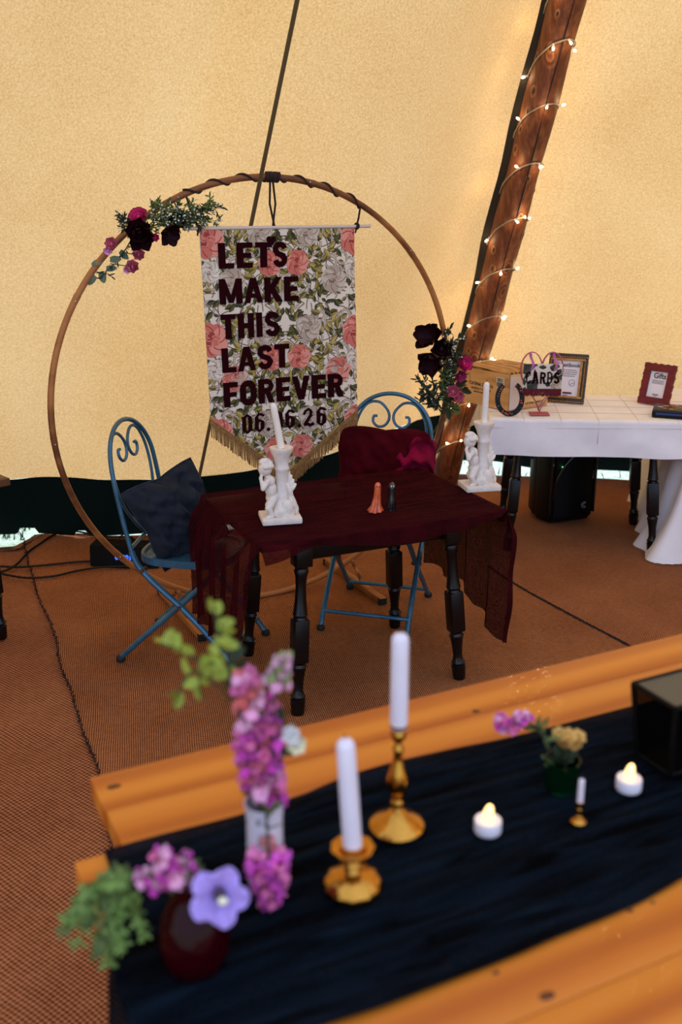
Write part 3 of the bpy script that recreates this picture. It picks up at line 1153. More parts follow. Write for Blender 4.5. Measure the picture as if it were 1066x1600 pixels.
def sprig(parent, base, tip, rg, nleaf=30, L=.022, white=10, bend=.03, gm=G1, spread=.05, wm=WAX, flower_r=.005, name='sprig'):
    base, tip = Vector(base), Vector(tip)
    ax = tip - base
    side_ = ax.cross(Vector((0, 1, .2))).normalized()
    mid = (base + tip) / 2 + side_ * bend
    pts = catmull([base, mid, tip], 8)
    mb = MB()
    mb.tube(pts, [.0028 * (1 - .7 * i / len(pts)) for i in range(len(pts))], 5)
    wh = MB()
    for i in range(nleaf):
        t = rg.uniform(.2, 1)
        p = pts[int(t * (len(pts) - 1))]
        d = (ax.normalized() * .7 + Vector((rg.uniform(-1, 1), rg.uniform(-1, 1), rg.uniform(-1, 1)))).normalized()
        q = p + d * rg.uniform(.2, 1) * spread
        mb.tube([p, q], .0009, 3, cap=False)
        for k in range(3):
            d2 = (d + Vector((rg.uniform(-.9, .9), rg.uniform(-.9, .9), rg.uniform(-.9, .9)))).normalized()
            leaf(mb, p.lerp(q, .4 + .3 * k), d2, L * rg.uniform(.7, 1.2), L * .3, rg)
        if i < white:
            for k in range(3):
                r0 = flower_r * rg.uniform(.7, 1.2)
                wh.ell(tuple(q + Vector((rg.uniform(-.012, .012), rg.uniform(-.012, .012), rg.uniform(-.012, .012)))), (r0, r0, r0 * .8), 6, 4)
    mb.cl = None
    o = obj(name, mb, gm, parent, 180, world=True, fix=False)
    if wh.v:
        w_ = obj('blossom', wh, wm, o, 180)
        w_.data.transform((Matrix.Translation(parent.location) @ Matrix.Rotation(parent.rotation_euler[2], 4, 'Z')).inverted())
    return o
def bloom_part(parent, name, fn, c, d, r, mat, rg, **kw):
    mb = MB()
    fn(mb, Vector(c), Vector(d), r, rg, **kw)
    return obj(name, mb, mat, parent, 180, world=True, fix=False)

frg = random.Random(11)
TOC = Vector((-.1, -1, .1))
def gp(px, py, off=-.05):
    return on_plane(px, py, off)
g1 = thing('flower_garland', 'burgundy and pink flower garland tied to the upper left of the hoop', 'flowers', tuple(gp(230, 360)))
for (a, b) in [((215, 370), (300, 318)), ((225, 360), (335, 312)), ((240, 352), (318, 335)), ((250, 350), (345, 325)), ((235, 350), (280, 322)), ((240, 345), (300, 345)), ((225, 350), (262, 318)), ((200, 372), (192, 345)), ((270, 335), (338, 345)), ((262, 345), (322, 322))]:
    sprig(g1, gp(*a), gp(*b) + Vector((0, frg.uniform(-.05, .04), 0)), frg, 26, .024, 9, frg.uniform(-.02, .02), G1 if frg.random() < .6 else G2, .04, flower_r=.0042)
sprig(g1, gp(205, 375), gp(160, 430), frg, 14, .02, 0, .01, G1, .03)
bloom_part(g1, 'strawflower', rose_bloom, gp(217, 340, -.07), (-.1, -.7, .6), .042, HOT, frg)
bloom_part(g1, 'dark_bloom', lily_bloom, gp(222, 366, -.08), (.1, -1, -.1), .075, BURG, frg, n=9)
bloom_part(g1, 'dark_bloom', rose_bloom, gp(218, 362, -.10), (0, -1, .1), .055, BURG, frg)
bloom_part(g1, 'dark_bloom', lily_bloom, gp(262, 360, -.08), (.5, -.8, -.3), .062, BURG, frg, n=7)
bloom_part(g1, 'dark_bloom', rose_bloom, gp(276, 346, -.07), (.3, -.8, .2), .036, BURG, frg)
bloom_part(g1, 'strawflower_bud', rose_bloom, gp(243, 371, -.13), (0, -1, 0), .018, HOT, frg)
for (px, py, r) in [(174, 381, .027), (217, 398, .027), (207, 417, .029), (208, 418, .020)]:
    bloom_part(g1, 'pink_rose', rose_bloom, gp(px, py, -.07), (.1, -1, .3), r, PINK, frg)
PALEP = M('petal_pale_pink', (222, 150, 190), .7, nscale=40, var=.2)
for (px, py, r) in [(169, 391, .02), (199, 421, .018), (211, 388, .016)]:
    bloom_part(g1, 'pink_bud', rose_bloom, gp(px, py, -.07), (0, -1, -.3), r, PALEP, frg, layers=3)
for (px, py, q, py2) in [(195, 395, 212, 398), (172, 412, 200, 416)]:
    mb = MB()
    mb.tube([gp(px, py, -.03), gp(q, py2, -.065)], .002, 5)
    obj('stalk', mb, STEM, g1, world=True)
for (px, py, dx, dz) in [(172, 406, 1, .1), (166, 420, 1, .05), (158, 425, .3, -1), (160, 408, -.6, -.2), (188, 392, .6, -.6), (150, 432, -.8, -.8)]:
    mb = MB()
    leaf(mb, gp(px, py, -.04), (dx, -.2, dz), .045, .03, frg)
    obj('leaf', mb, G3, g1, 180, world=True, fix=False)

g2 = thing('flower_garland', 'burgundy and pink flower spray tied to the right side of the hoop', 'flowers', tuple(gp(700, 600)))
bloom_part(g2, 'dark_bloom', lily_bloom, gp(676, 528, -.07), (-.5, -.7, .3), .085, BURG, frg, n=8)
bloom_part(g2, 'dark_bloom', lily_bloom, gp(680, 556, -.09), (-.4, -.8, -.4), .095, BURG, frg, n=9)
bloom_part(g2, 'dark_bloom', rose_bloom, gp(690, 545, -.09), (0, -1, 0), .055, BURG, frg)
bloom_part(g2, 'strawflower', rose_bloom, gp(725, 569, -.10), (.4, -.8, .4), .044, HOT, frg)
bloom_part(g2, 'strawflower', rose_bloom, gp(719, 587, -.10), (.3, -.9, -.1), .032, M('petal_magenta', (158, 30, 84), .7, nscale=40, var=.3), frg)
bloom_part(g2, 'pink_rose', rose_bloom, gp(708, 612, -.10), (0, -1, .3), .036, PINK, frg)
bloom_part(g2, 'pink_rose', rose_bloom, gp(716, 619, -.10), (.3, -.9, -.1), .031, PINK, frg)
for (a, b) in [((692, 640), (655, 590)), ((692, 640), (662, 612)), ((690, 645), (675, 565)), ((692, 635), (684, 560)), ((695, 630), (705, 560)), ((695, 620), (715, 520)), ((700, 600), (700, 515)), ((695, 640), (722, 600)), ((692, 610), (690, 520)), ((700, 640), (700, 590)), ((700, 650), (712, 640)), ((690, 560), (708, 535)), ((700, 620), (718, 560)), ((695, 630), (700, 600)), ((690, 645), (665, 625))]:
    sprig(g2, gp(*a), gp(*b) + Vector((0, frg.uniform(-.06, .04), 0)), frg, 26, .027, 5, frg.uniform(-.02, .02), G1 if frg.random() < .65 else G2, .038, flower_r=.0042)
for (px, py, dx, dz) in [(722, 608, .8, -.3), (700, 640, .2, -1), (715, 600, .9, .3)]:
    mb = MB()
    leaf(mb, gp(px, py, -.07), (dx, -.3, dz), .05, .03, frg)
    obj('leaf', mb, G1, g2, 180, world=True, fix=False)
mb = MB()
mb.tube([gp(690, 655, -.03), gp(682, 668, -.03), gp(678, 676, -.03)], .004, 6)
obj('stalk', mb, STEM, g2, world=True)

# ================================================================== CHAIRS
BLUE = M('chair_blue_metal', (50, 98, 124), .38, .35, nscale=18, var=.3, coat=.2)
FEETM = M('rubber_foot', (13, 13, 15), .7)
def chair(label, loc, rotz):
    """folding garden chair; local x across, y to the front, z up"""
    t = thing('folding_chair', label, 'chair', loc, rotz, 'blue metal folding chairs at the maroon table')
    hw = .195
    # back loop running down into the front legs
    up = [(-.165, .46), (-.185, .56), (-.205, .66), (-.225, .76)]
    mb = MB()
    pts = []
    lower = [(.255, .012), (.19, .10), (.06, .24), (-.09, .37), (-.155, .45), (-.185, .56), (-.205, .66), (-.222, .76)]
    for y, z in lower:
        pts.append((hw, y, z))
    for i in range(1, 12):
        a = PI * i / 12
        pts.append((hw * math.cos(a), -.222 - .045 * math.sin(a), .76 + .215 * math.sin(a) ** .85))
    for y, z in lower[::-1]:
        pts.append((-hw, y, z))
    loop_i = 4
    full = catmull(pts, 6)
    nlow = 4 * 6
    mb.tube(full[nlow:-nlow], .0095, 10)
    obj('back_loop', mb, BLUE, t)
    for sgn, seg in ((1, full[:nlow + 3]), (-1, full[-nlow - 3:])):
        mb = MB()
        mb.tube(seg, .0125, 8, flat=(1.15, .5) if False else None)
        obj('front_leg', mb, BLUE, t)
        mb = MB()
        mb.tube([(sgn * hw, -.25, .012), (sgn * hw * .98, -.16, .10), (sgn * hw * .94, .02, .265), (sgn * hw * .92, .175, .415), (sgn * hw * .92, .19, .44)], .0115, 8)
        obj('rear_leg', mb, BLUE, t)
        mb = MB()
        mb.tube([(sgn * (hw + .014), .028, .268), (sgn * (hw - .03), .028, .268)], .009, 10)
        obj('rivet', mb, M('rivet_rust', (96, 72, 52), .5, .6), t)
        mb = MB()
        mb.tube([(sgn * (hw + .014), -.125, .41), (sgn * (hw - .03), -.125, .41)], .009, 10)
        obj('rivet', mb, M('rivet_rust', (96, 72, 52), .5, .6), t)
        for y in (-.25, .255):
            mb = MB()
            mb.lathe([(.017, 0), (.019, .006), (.018, .018), (.012, .024), (0, .026)], 12, (sgn * hw, y, .0))
            obj('foot_cap', mb, FEETM, t)
    # stretchers
    for y, z in ((.215, .075), (-.205, .055)):
        mb = MB()
        mb.tube([(-hw, y, z), (hw, y, z)], .0095, 8)
        obj('stretcher', mb, BLUE, t)
    mb = MB()
    mb.tube([(-hw, -.17, .50), (0, -.195, .50), (hw, -.17, .50)], .008, 8)
    obj('back_rail', mb, BLUE, t)
    # heart scrolls
    for sgn in (1, -1):
        p2 = [(.012, .505), (.085, .575), (.145, .66), (.168, .755), (.160, .85), (.118, .922), (.062, .934), (.020, .90), (.010, .862), (.028, .830), (.060, .822), (.084, .842), (.083, .868), (.066, .870)]
        mb = MB()
        mb.tube(catmull([(sgn * x, -.167 - .075 * (z - .46) / .3 * .72 - .012, z) for x, z in p2], 6), .0065, 8)
        obj('scroll', mb, BLUE, t)
    # seat: flat bar rim, panel
    def rim(a):
        c_, s_ = math.cos(a), math.sin(a)
        k = (abs(c_) ** 3.2 + abs(s_) ** 3.2) ** (-1 / 3.2)
        return Vector((c_ * k * .185, s_ * k * .19 + .01 + (.015 * max(0, s_)), 0))
    mb = MB()
    n = 40
    ri = [rim(2 * PI * i / n) for i in range(n)]
    vs = [(p.x, p.y, z) for z in (.428, .458) for p in ri] + [(p.x * .93, p.y * .93, z) for z in (.428, .458) for p in ri]
    fs = []
    for i in range(n):
        j = (i + 1) % n
        fs += [(i, j, n + j, n + i), (2 * n + j, 2 * n + i, 3 * n + i, 3 * n + j), (n + i, n + j, 3 * n + j, 3 * n + i), (j, i, 2 * n + i, 2 * n + j)]
    mb.add(vs, fs)
    obj('seat_rim', mb, BLUE, t)
    mb = MB()
    mb.lathe([(.0, .447), (.05, .447), (.175, .449)], 40)
    mb.v = [(rim(math.atan2(y, x)).x * math.hypot(x, y) / .178, rim(math.atan2(y, x)).y * math.hypot(x, y) / .178, z) if math.hypot(x, y) > 1e-6 else (x, y, z) for x, y, z in mb.v]
    obj('seat', mb, BLUE, t)
    return t
chair('blue scroll back folding chair on the left, seen side on with grey cushion', (-.625, 3.885, .0), R(-103.6))
chair('blue scroll back folding chair behind the table, holding the maroon cushion', (.165, 4.262, .0), R(-195.4))

def pillow(mb, o, ex, ey, th, rg, wr=.012, seed=0, sharp=.5, rnd=0.0):
    """square cushion: o centre, ex/ey half-edge vectors, th half thickness"""
    en = ex.cross(ey).normalized()
    for sg in (1, -1):
        def fn(u, v):
            x, y = u * 2 - 1, v * 2 - 1
            prof = ((1 - x * x) * (1 - y * y)) ** sharp
            pin = 1 - .10 * (1 - abs(x * y)) * (x * x * (1 - abs(y)) + y * y * (1 - abs(x)))
            w_ = wr * (nz(x * 3 + seed, y * 2.2, sg) + .6 * nz(x * 7, y * 5 + seed, sg) + .7 * abs(nz(x * 2 - y * 3, seed, sg))) * min(1, prof * 2.5)
            pin -= rnd * (abs(x * y)) ** 3
            return o + ex * x * pin + ey * y * pin + en * (sg * th * prof + w_)
        mb.grid(fn, 36, 36)
GREYV = M('grey_velvet', (34, 38, 46), .85, nscale=9, var=.35, spec=.1, sheen=.25, sheen_tint=(150, 165, 200))
cl_, ct_, cb_ = at_y(190, 772, 3.73), at_y(297, 716, 3.98), at_y(258, 892, 3.76)
cr_ = ct_ + cb_ - cl_
cc = (cl_ + cr_) / 2
o = MB()
pillow(o, cc, (cr_ - cb_ + ct_ - cl_) / 4, (cb_ - cl_ + cr_ - ct_) / 4, .08, rng, .034, 2)
cu = thing('cushion', 'slate grey velvet cushion propped on the left blue chair', 'cushion', (cc.x, cc.y, .46))
obj('cover', o, GREYV, cu, 180, world=True, fix=False)
mb = MB()
ex, ey = (cr_ - cb_ + ct_ - cl_) / 4, (cb_ - cl_ + cr_ - ct_) / 4
rimp = []
for (sx, sy, tx, ty) in ((-1, -1, 1, 0), (1, -1, 0, 1), (1, 1, -1, 0), (-1, 1, 0, -1)):
    for i in range(10):
        x, y = sx + tx * 2 * i / 10, sy + ty * 2 * i / 10
        pin = 1 - .10 * (1 - abs(x * y)) * (x * x * (1 - abs(y)) + y * y * (1 - abs(x)))
        rimp.append(cc + ex * x * pin + ey * y * pin)
mb.tube(rimp, .005, 6, closed=True)
obj('piping', mb, GREYV, cu, 180, world=True)

MARV = M('maroon_velvet', (62, 3, 12), .85, nscale=7, var=.45, spec=.05, sheen=.12, sheen_tint=(230, 40, 120))
fwd = Vector((math.cos(R(-195.4 + 90)), math.sin(R(-195.4 + 90)), 0))
sx_ = Vector((math.cos(R(-195.4)), math.sin(R(-195.4)), 0))
c2 = Vector((.165, 4.262, 0)) - fwd * .085 + Vector((0, 0, .655)) - sx_ * .005
cu2 = thing('cushion', 'maroon velvet cushion leaning on the blue chair behind the table', 'cushion', (c2.x, c2.y, .46))
o = MB()
pillow(o, c2, sx_ * .225, (Vector((0, 0, 1)) - fwd * .18).normalized() * .205, .085, rng, .030, 7, .38, .13)
obj('cover', o, MARV, cu2, 180, world=True, fix=False)
FUCH = M('fuchsia_velvet', (120, 4, 44), .8, nscale=9, var=.6, spec=.1, sheen=.3, sheen_tint=(255, 70, 160))
o = MB()
def ruff(u, v):
    # bunched fuchsia velvet layer over the viewer's right half of the cushion
    x = -.235 + .20 * u
    top = .10 + .075 * math.sin(PI * min(1, .12 + .80 * u)) - .03 * u + .012 * math.sin(u * 19)
    zz = top - (.30 - .06 * u) * v
    b = .075 + .045 * math.sin(PI * min(1, u * 1.1)) + .022 * math.sin(v * 21 + u * 6 + 2 * nz(u * 3, v * 3)) + .03 * nz(u * 5, v * 7) - .07 * (1 - u) ** 2 - .05 * u ** 3 - .05 * (1 - min(1, v * 4))
    return c2 + sx_ * x + fwd * (b + .01) + Vector((0, 0, zz + .02 * math.sin(u * 7)))
o.grid(ruff, 26, 40)
o.grid(lambda u, v: ruff(u, v) - fwd * .012, 26, 40)
th_ = obj('fuchsia_layer', o, FUCH, None, 180, fix=False)
tag(th_, 'crumpled fuchsia velvet layer over the side of the maroon cushion', 'scarf')

# ================================================================== TABLES WITH TURNED LEGS
DARKW = M('black_stained_wood', (9, 6, 7), .30, nscale=20, var=.3, spec=.35)
def turned_leg(parent, top, foot, k=1.0):
    top, foot = Vector(top), Vector(foot)
    L = (top - foot).length
    d = (top - foot).normalized()
    m = Vector((0, 0, 1)).rotation_difference(d).to_matrix().to_4x4()
    m.translation = foot
    mb = MB()
    mb.X = m
    prof = [(0, .018), (.006, .022), (.05, .0245), (.095, .026), (.10, .021), (.112, .026), (.125, .020), (.15, .0165), (.21, .0185), (.27, .024), (.285, .0265), (.30, .021), (.31, .0255)]
    mb.lathe([(r * k, t * L) for t, r in prof] + [(.0, .312 * L)], 18)
    mb.box((0, 0, .435 * L), (.052 * k, .052 * k, .25 * L), .006)
    prof = [(.56, .0255), (.572, .021), (.585, .0265), (.60, .024), (.66, .020), (.74, .0175), (.80, .0195), (.83, .025), (.845, .021), (.86, .027)]
    mb.lathe([(0, .558 * L)] + [(r * k, t * L) for t, r in prof] + [(0, .862 * L)], 18)
    mb.box((0, 0, .93 * L), (.058 * k, .058 * k, .14 * L), .004)
    return obj('leg', mb, DARKW, parent)
def turned_table(label, loc, yaw, L, D, H, fx, fy, group=None, k=1.0):
    t = thing('side_table', label, 'table', loc, yaw)
    for a in (-1, 1):
        for b in (-1, 1):
            turned_leg(t, (a * (fx - .045), b * (fy - .045), H - .03), (a * fx, b * fy, 0), k)
    mb = MB()
    mb.box((0, 0, H - .0125), (L, D, .025), .006)
    obj('tabletop', mb, DARKW, t)
    for b in (-1, 1):
        mb = MB()
        mb.box((0, b * (fy - .045), H - .065), ((fx - .07) * 2, .02, .08), .002)
        obj('apron', mb, DARKW, t)
        mb = MB()
        mb.box((b * (fx - .045), 0, H - .065), (.02, (fy - .07) * 2, .08), .002)
        obj('apron', mb, DARKW, t)
    return t
TZ = .70
TYAW = R(24.5)
TC = Vector((.04, 3.70, 0))
turned_table('small dark table with turned legs under the maroon cloth', tuple(TC), TYAW, .98, .64, TZ - .006, .348, .278, k=1.1)

# maroon muslin cloth
MUS = mat_gauze('maroon_muslin', (36, 6, 10), .10, 'X', 60, 0, .006, (64, 13, 18))
def redcloth(u, v):
    a = -.5 - .46 + u * (1.0 + .46 + .60)     # along the table, past both ends
    b = -.375 + v * .72                       # front (-) to back (+)
    x0 = .49
    wr = .004 * nz(a * 5, b * 34) + .003 * nz(a * 9, b * 60)
    fr = -b                                   # towards the viewer
    front_hang = 0
    y = b
    if b < -.325:
        front_hang = (-.325 - b)
        y = -.325 - .012 - .006 * math.sin(a * 22)
    if -x0 <= a <= x0:
        hang = front_hang * (1 + .5 * math.sin(a * 7 + 1) + .4 * nz(a * 5, 2))
        hang += .05 * ss(-.28, -.45, a) * (1 if front_hang > 0 else 0)
        return Vector((a, y, TZ + .004 + abs(wr) - hang - .0))
    h = abs(a) - x0
    if a < 0:
        t = h / .47
        lng = .46 - .06 * ss(.2, -.36, b) + .03 * nz(b * 9, 5)
        hh = t * lng
        fold = math.sin(b * 38 + 1.2 * nz(b * 6, 1)) * .022 * ss(0, .25, t) + .012 * nz(b * 30, t * 2) * t
        yy = y * (1 - .22 * t) - .02 * t
        if b < -.325:
            yy = -.325 * (1 - .2 * t) - .02 + .03 * t
        return Vector((-x0 - .012 - .04 * ss(0, .2, t) - .03 * t - fold, yy, TZ + .002 - hh))
    t = h / .61
    lng = .43 + .14 * ss(.1, -.36, b) + .03 * nz(b * 12, 9)
    hh = t * lng
    fold = math.sin(b * 34) * .02 * ss(0, .25, t) + .012 * nz(b * 26, t * 2) * t
    yy = y * (1 - .06 * t)
    return Vector((x0 + .012 + .025 * ss(0, .2, t) + fold, yy, TZ + .002 - hh))
mb = MB()
mb.grid(redcloth, 190, 80)
rc = obj('table_cloth', mb, MUS, None, 180, fix=False)
rc.location = TC
rc.rotation_euler = (0, 0, TYAW)
tag(rc, 'maroon crinkled muslin cloth draped over the small table', 'tablecloth')

# cherub candlesticks
PLAST = M('white_plaster', (224, 212, 200), .75, nscale=60, var=.08, bump=.2)
WAXM = M('candle_wax_ivory', (232, 222, 208), .5, nscale=14, var=.06)
def cherub(label, loc, rotz, cl_label, lean):
    t = thing('candlestick', label, 'candlestick', loc, rotz, None)
    mb = MB()
    mb.box((0, 0, .010), (.128, .110, .020), .005)
    obj('plinth', mb, PLAST, t)
    # mound, column and capital
    mb = MB()
    mb.lathe([(.040, .016), (.043, .03), (.038, .05), (.027, .066), (.0215, .075), (.0235, .08), (.020, .086), (.020, .165), (.0235, .170), (.0235, .176), (.021, .18), (.0215, .195), (.026, .212), (.034, .228), (.037, .236), (.037, .241), (.030, .242), (.016, .238), (0, .237)], 28, (.008, 0, 0))
    n0 = len(mb.v)
    mb.v = [((x - .008) * (1 + (.05 * math.cos(9 * math.atan2(y, x - .008)) if z < .06 else (.035 * math.cos(16 * math.atan2(y, x - .008)) if .18 < z < .232 else 0))) + .008, y, z) for x, y, z in mb.v]
    obj('column', mb, PLAST, t, 60)
    # cherub: one continuous figure hugging the column from the left
    mb = MB()
    E_ = mb.ell
    def cap(a, b, r0, r1, n=7):
        for i in range(n):
            s_ = i / (n - 1)
            p = Vector(a).lerp(Vector(b), s_)
            r = r0 + (r1 - r0) * s_
            E_(tuple(p), (r, r, r), 10, 8)
    E_((-.030, -.012, .108), (.019, .020, .030), 14, 10)          # belly and chest
    E_((-.034, -.012, .135), (.019, .021, .020), 14, 10)
    E_((-.026, -.008, .080), (.021, .022, .020), 14, 10)          # hips
    cap((-.038, -.012, .145), (-.044, -.013, .160), .010, .010, 3)  # neck
    E_((-.047, -.014, .178), (.0225, .0225, .024), 16, 12)        # head
    E_((-.059, -.021, .172), (.010, .010, .010), 10, 8)           # cheek
    E_((-.066, -.016, .176), (.004, .004, .005), 8, 6)            # nose
    E_((-.060, -.019, .163), (.006, .006, .005), 8, 6)            # chin
    crg = random.Random(4)
    for i in range(34):                                           # curls
        a, b = crg.uniform(0, 2 * PI), crg.uniform(.05, 1.55)
        q = Vector((math.cos(a) * math.sin(b), math.sin(a) * math.sin(b), math.cos(b)))
        if q.x < -.45 and q.z < .62:
            continue
        E_((-.046 + q.x * .0225, -.013 + q.y * .0225, .181 + q.z * .0235), (.0082, .0082, .0082), 7, 5)
    cap((-.040, -.028, .142), (-.058, -.036, .118), .0095, .0078)  # near arm, bent to the chin
    cap((-.058, -.036, .118), (-.063, -.026, .150), .0075, .006)
    cap((-.063, -.026, .150), (-.060, -.024, .160), .0068, .005, 3)
    cap((-.034, .006, .142), (-.008, .022, .130), .009, .007)      # far arm round the column
    cap((-.008, .022, .130), (.018, .024, .136), .007, .006)
    cap((-.026, -.018, .076), (-.042, -.034, .052), .015, .0115)   # near leg kneeling
    cap((-.042, -.034, .052), (-.030, -.034, .026), .011, .008)
    cap((-.030, -.034, .026), (-.046, -.040, .023), .0075, .006, 4)
    cap((-.020, .002, .076), (-.036, .012, .050), .015, .011)
    cap((-.036, .012, .050), (-.024, .012, .026), .011, .008)
    cap((-.024, .012, .026), (-.042, .014, .023), .0075, .006, 4)
    me = baked(mb, PLAST, [('REMESH', dict(mode='VOXEL', voxel_size=.0021)), ('SMOOTH', dict(iterations=3, factor=.5))], 'cherub')
    obj('cherub', me, None, t, 180)
    # wing and drapery on the far side of the column
    mb = MB()
    for k in range(4):
        E_ = mb.ell
        mb.ell((.028 + k * .0045, .006 - .004 * k, .142 - k * .012), (.0065, .010, .021), 8, 8, Matrix.Rotation(R(18 + 6 * k), 3, 'Y'))
    mb.ell((.030, -.010, .10), (.010, .014, .03), 10, 8, Matrix.Rotation(R(-16), 3, 'Y'))
    mb.ell((.040, -.008, .062), (.012, .017, .038), 10, 8, Matrix.Rotation(R(-20), 3, 'Y'))
    mb.ell((.050, -.004, .034), (.011, .018, .020), 10, 8)
    mb.ell((.018, -.026, .046), (.022, .017, .030), 10, 8)
    mb.ell((-.004, -.032, .034), (.024, .014, .018), 10, 8)
    me = baked(mb, PLAST, [('REMESH', dict(mode='VOXEL', voxel_size=.0022)), ('SMOOTH', dict(iterations=3, factor=.5))], 'wing')
    obj('wing', me, None, t, 180)
    c = thing('candle', cl_label, 'candle', (0, 0, 0), 0, None)
    top = Matrix.Rotation(rotz, 4, 'Z') @ Vector((.008, 0, .238))
    c.location = Vector(loc) + top
    mb = MB()
    pts = [Vector((lean * s_, 0, .145 * s_)) for s_ in (0, .2, .4, .6, .8, .94, .98, 1)]
    mb.tube(pts, [.0115, .0112, .0112, .011, .0108, .0105, .007, .003], 14)
    obj('wax', mb, WAXM, c, 60)
    mb = MB()
    mb.tube([pts[-1], pts[-1] + Vector((0, 0, .008))], .001, 5)
    obj('wick', mb, M('wick', (40, 32, 28), .9), c)
    return t
CSC = 1.13
pL = at_z(438, 812, TZ + .01)
pR = at_z(749, 762, TZ + .01)
for lab, p, rz, cl2, ln in (('white plaster cherub candlestick at the left end of the maroon table', pL, R(12), 'leaning ivory candle in the left cherub candlestick', -.024),
                            ('white plaster cherub candlestick at the right end of the maroon table', pR, R(12), 'upright ivory candle in the right cherub candlestick', .003)):
    t = cherub(lab, (p.x, p.y, TZ + .009), rz, cl2, ln)
    t.scale = (CSC, CSC, CSC)
    cdl = [o for o in col.objects if o.name.startswith('candle') and not o.name.startswith('candlestick') and o.get('label') == cl2][0]
    cdl.location = Vector((p.x, p.y, TZ + .009)) + (Vector(cdl.location) - Vector((p.x, p.y, TZ + .009))) * CSC
    cdl.scale = (CSC, CSC, CSC)

# little ghost figures
def ghost(label, p, mat, h, flare, eyes, rot):
    t = thing('ghost_figurine', label, 'figurine', (p.x, p.y, TZ + .007), rot)
    mb = MB()
    prof = [(0, 1.0), (.35, .985), (.62, .94), (.78, .86), (.80, .74), (.82, .6), (.92, .42), (1.1, .2), (flare * .95, .05), (flare, .0)]
    n = 40
    vs, fs = [], []
    for k, (r, z) in enumerate(prof):
        for j in range(n):
            a = 2 * PI * j / n
            w_ = 1 + (.16 * math.cos(a * 7) + .06 * math.cos(a * 3)) * (1 - z) ** 1.5 * (flare - .8)
            vs.append((r * .0155 * w_ * math.cos(a) - (1 - z) ** 2 * .012 * (flare - 1), r * .0155 * w_ * math.sin(a), z * h))
    for k in range(len(prof) - 1):
        for j in range(n):
            fs.append((k * n + j, k * n + (j + 1) % n, (k + 1) * n + (j + 1) % n, (k + 1) * n + j))
    fs.append(tuple((len(prof) - 1) * n + j for j in range(n)))
    mb.add(vs, fs)
    obj('body', mb, mat, t, 70)
    for sgn in (-1, 1):
        mb = MB()
        mb.ell((sgn * .0045, -.0118, h * .875), (.0019, .0018, .0036), 8, 6)
        obj('eye', mb, eyes, t)
    return t
ghost('orange glazed ghost figurine with flared hem in the middle of the maroon table', at_z(590, 801, TZ), M('orange_glaze', (202, 84, 40), .35, nscale=45, var=.45, coat=.5), .112, 1.75, M('eye_black', (18, 12, 10), .4), R(10))
ghost('slim black glazed ghost figurine with white eyes on the maroon table', at_z(612, 799, TZ), M('black_glaze', (8, 9, 14), .25, coat=.6), .108, 1.12, M('eye_white', (240, 240, 240), .4), R(5))

# ================================================================== GIFT TABLE
GZ = .74
GYAW = R(-5)
GFL = Vector((.775, 5.06, 0))
gx, gy = Vector((math.cos(GYAW), math.sin(GYAW), 0)), Vector((-math.sin(GYAW), math.cos(GYAW), 0))
GL, GD = 1.12, .70
GC = GFL + gx * GL / 2 + gy * GD / 2
turned_table('dark table with turned legs under the white cloth by the canvas wall', (GC.x - .05, GC.y - .02, 0), GYAW, .92, .60, GZ - .006, .385, .262, k=1.1)
LINEN = M('white_linen', (236, 232, 234), .9, nscale=6, var=.06, bump=.1)
def wcloth(u, v):
    # u along the table past both ends, v from front hem to back hem
    a = -.17 + u * (GL + .34)
    b = -.19 + v * (GD + .36)
    ox = max(0, -a) + max(0, a - GL)
    oy = max(0, -b) + max(0, b - GD)
    x = min(max(a, 0), GL)
    y = min(max(b, 0), GD)
    z = GZ + .002 * nz(a * 8, b * 8) + .003
    dx = -1 if a < 0 else (1 if a > GL else 0)
    dy = -1 if b < 0 else (1 if b > GD else 0)
    if ox > 0 and oy > 0:
        r = math.hypot(ox, oy)
        drop = max(ox, oy) + .35 * min(ox, oy)
        k = min(ox, oy)
        return Vector((x + dx * (.012 + k * .42), y + dy * (.012 + k * .42), z - drop))
    h = ox + oy
    w_ = .010 * math.sin(a * 11 + b * 9) * ss(0, .15, h) + .006 * nz(a * 9, b * 9) * ss(0, .15, h)
    return Vector((x + dx * (.010 + .05 * h + w_), y + dy * (.010 + .06 * h + w_), z - h * (1 if h > 0 else 0)))
mb = MB()
mb.grid(wcloth, 110, 80)
wc = obj('white_tablecloth', mb, LINEN, None, 180, fix=False)
wc.location = GFL
wc.rotation_euler = (0, 0, GYAW)
tag(wc, 'white tablecloth with fold creases over the gift table', 'tablecloth')
# creases pressed into the cloth
mb = MB()
for a in (.17, .36, .55, .75, .95):
    mb.tube([(a, -.011, GZ - .12 + .0), (a, -.0105, GZ - .002), (a, .01, GZ + .0052), (a + .01, GD * .5, GZ + .0055), (a + .02, GD, GZ + .0052)], .0011, 4)
for b in (.16, .34, .52):
    mb.tube([(.0, b, GZ + .0052), (GL * .5, b + .01, GZ + .0055), (GL, b, GZ + .0052)], .0011, 4)
mb.tube([(.0, -.013, GZ - .045), (GL, -.013, GZ - .03)], .0011, 4)
obj('crease', mb, M('linen_crease', (206, 194, 182), .9), wc, 180, kind='stuff')
GTOP = GZ + .007

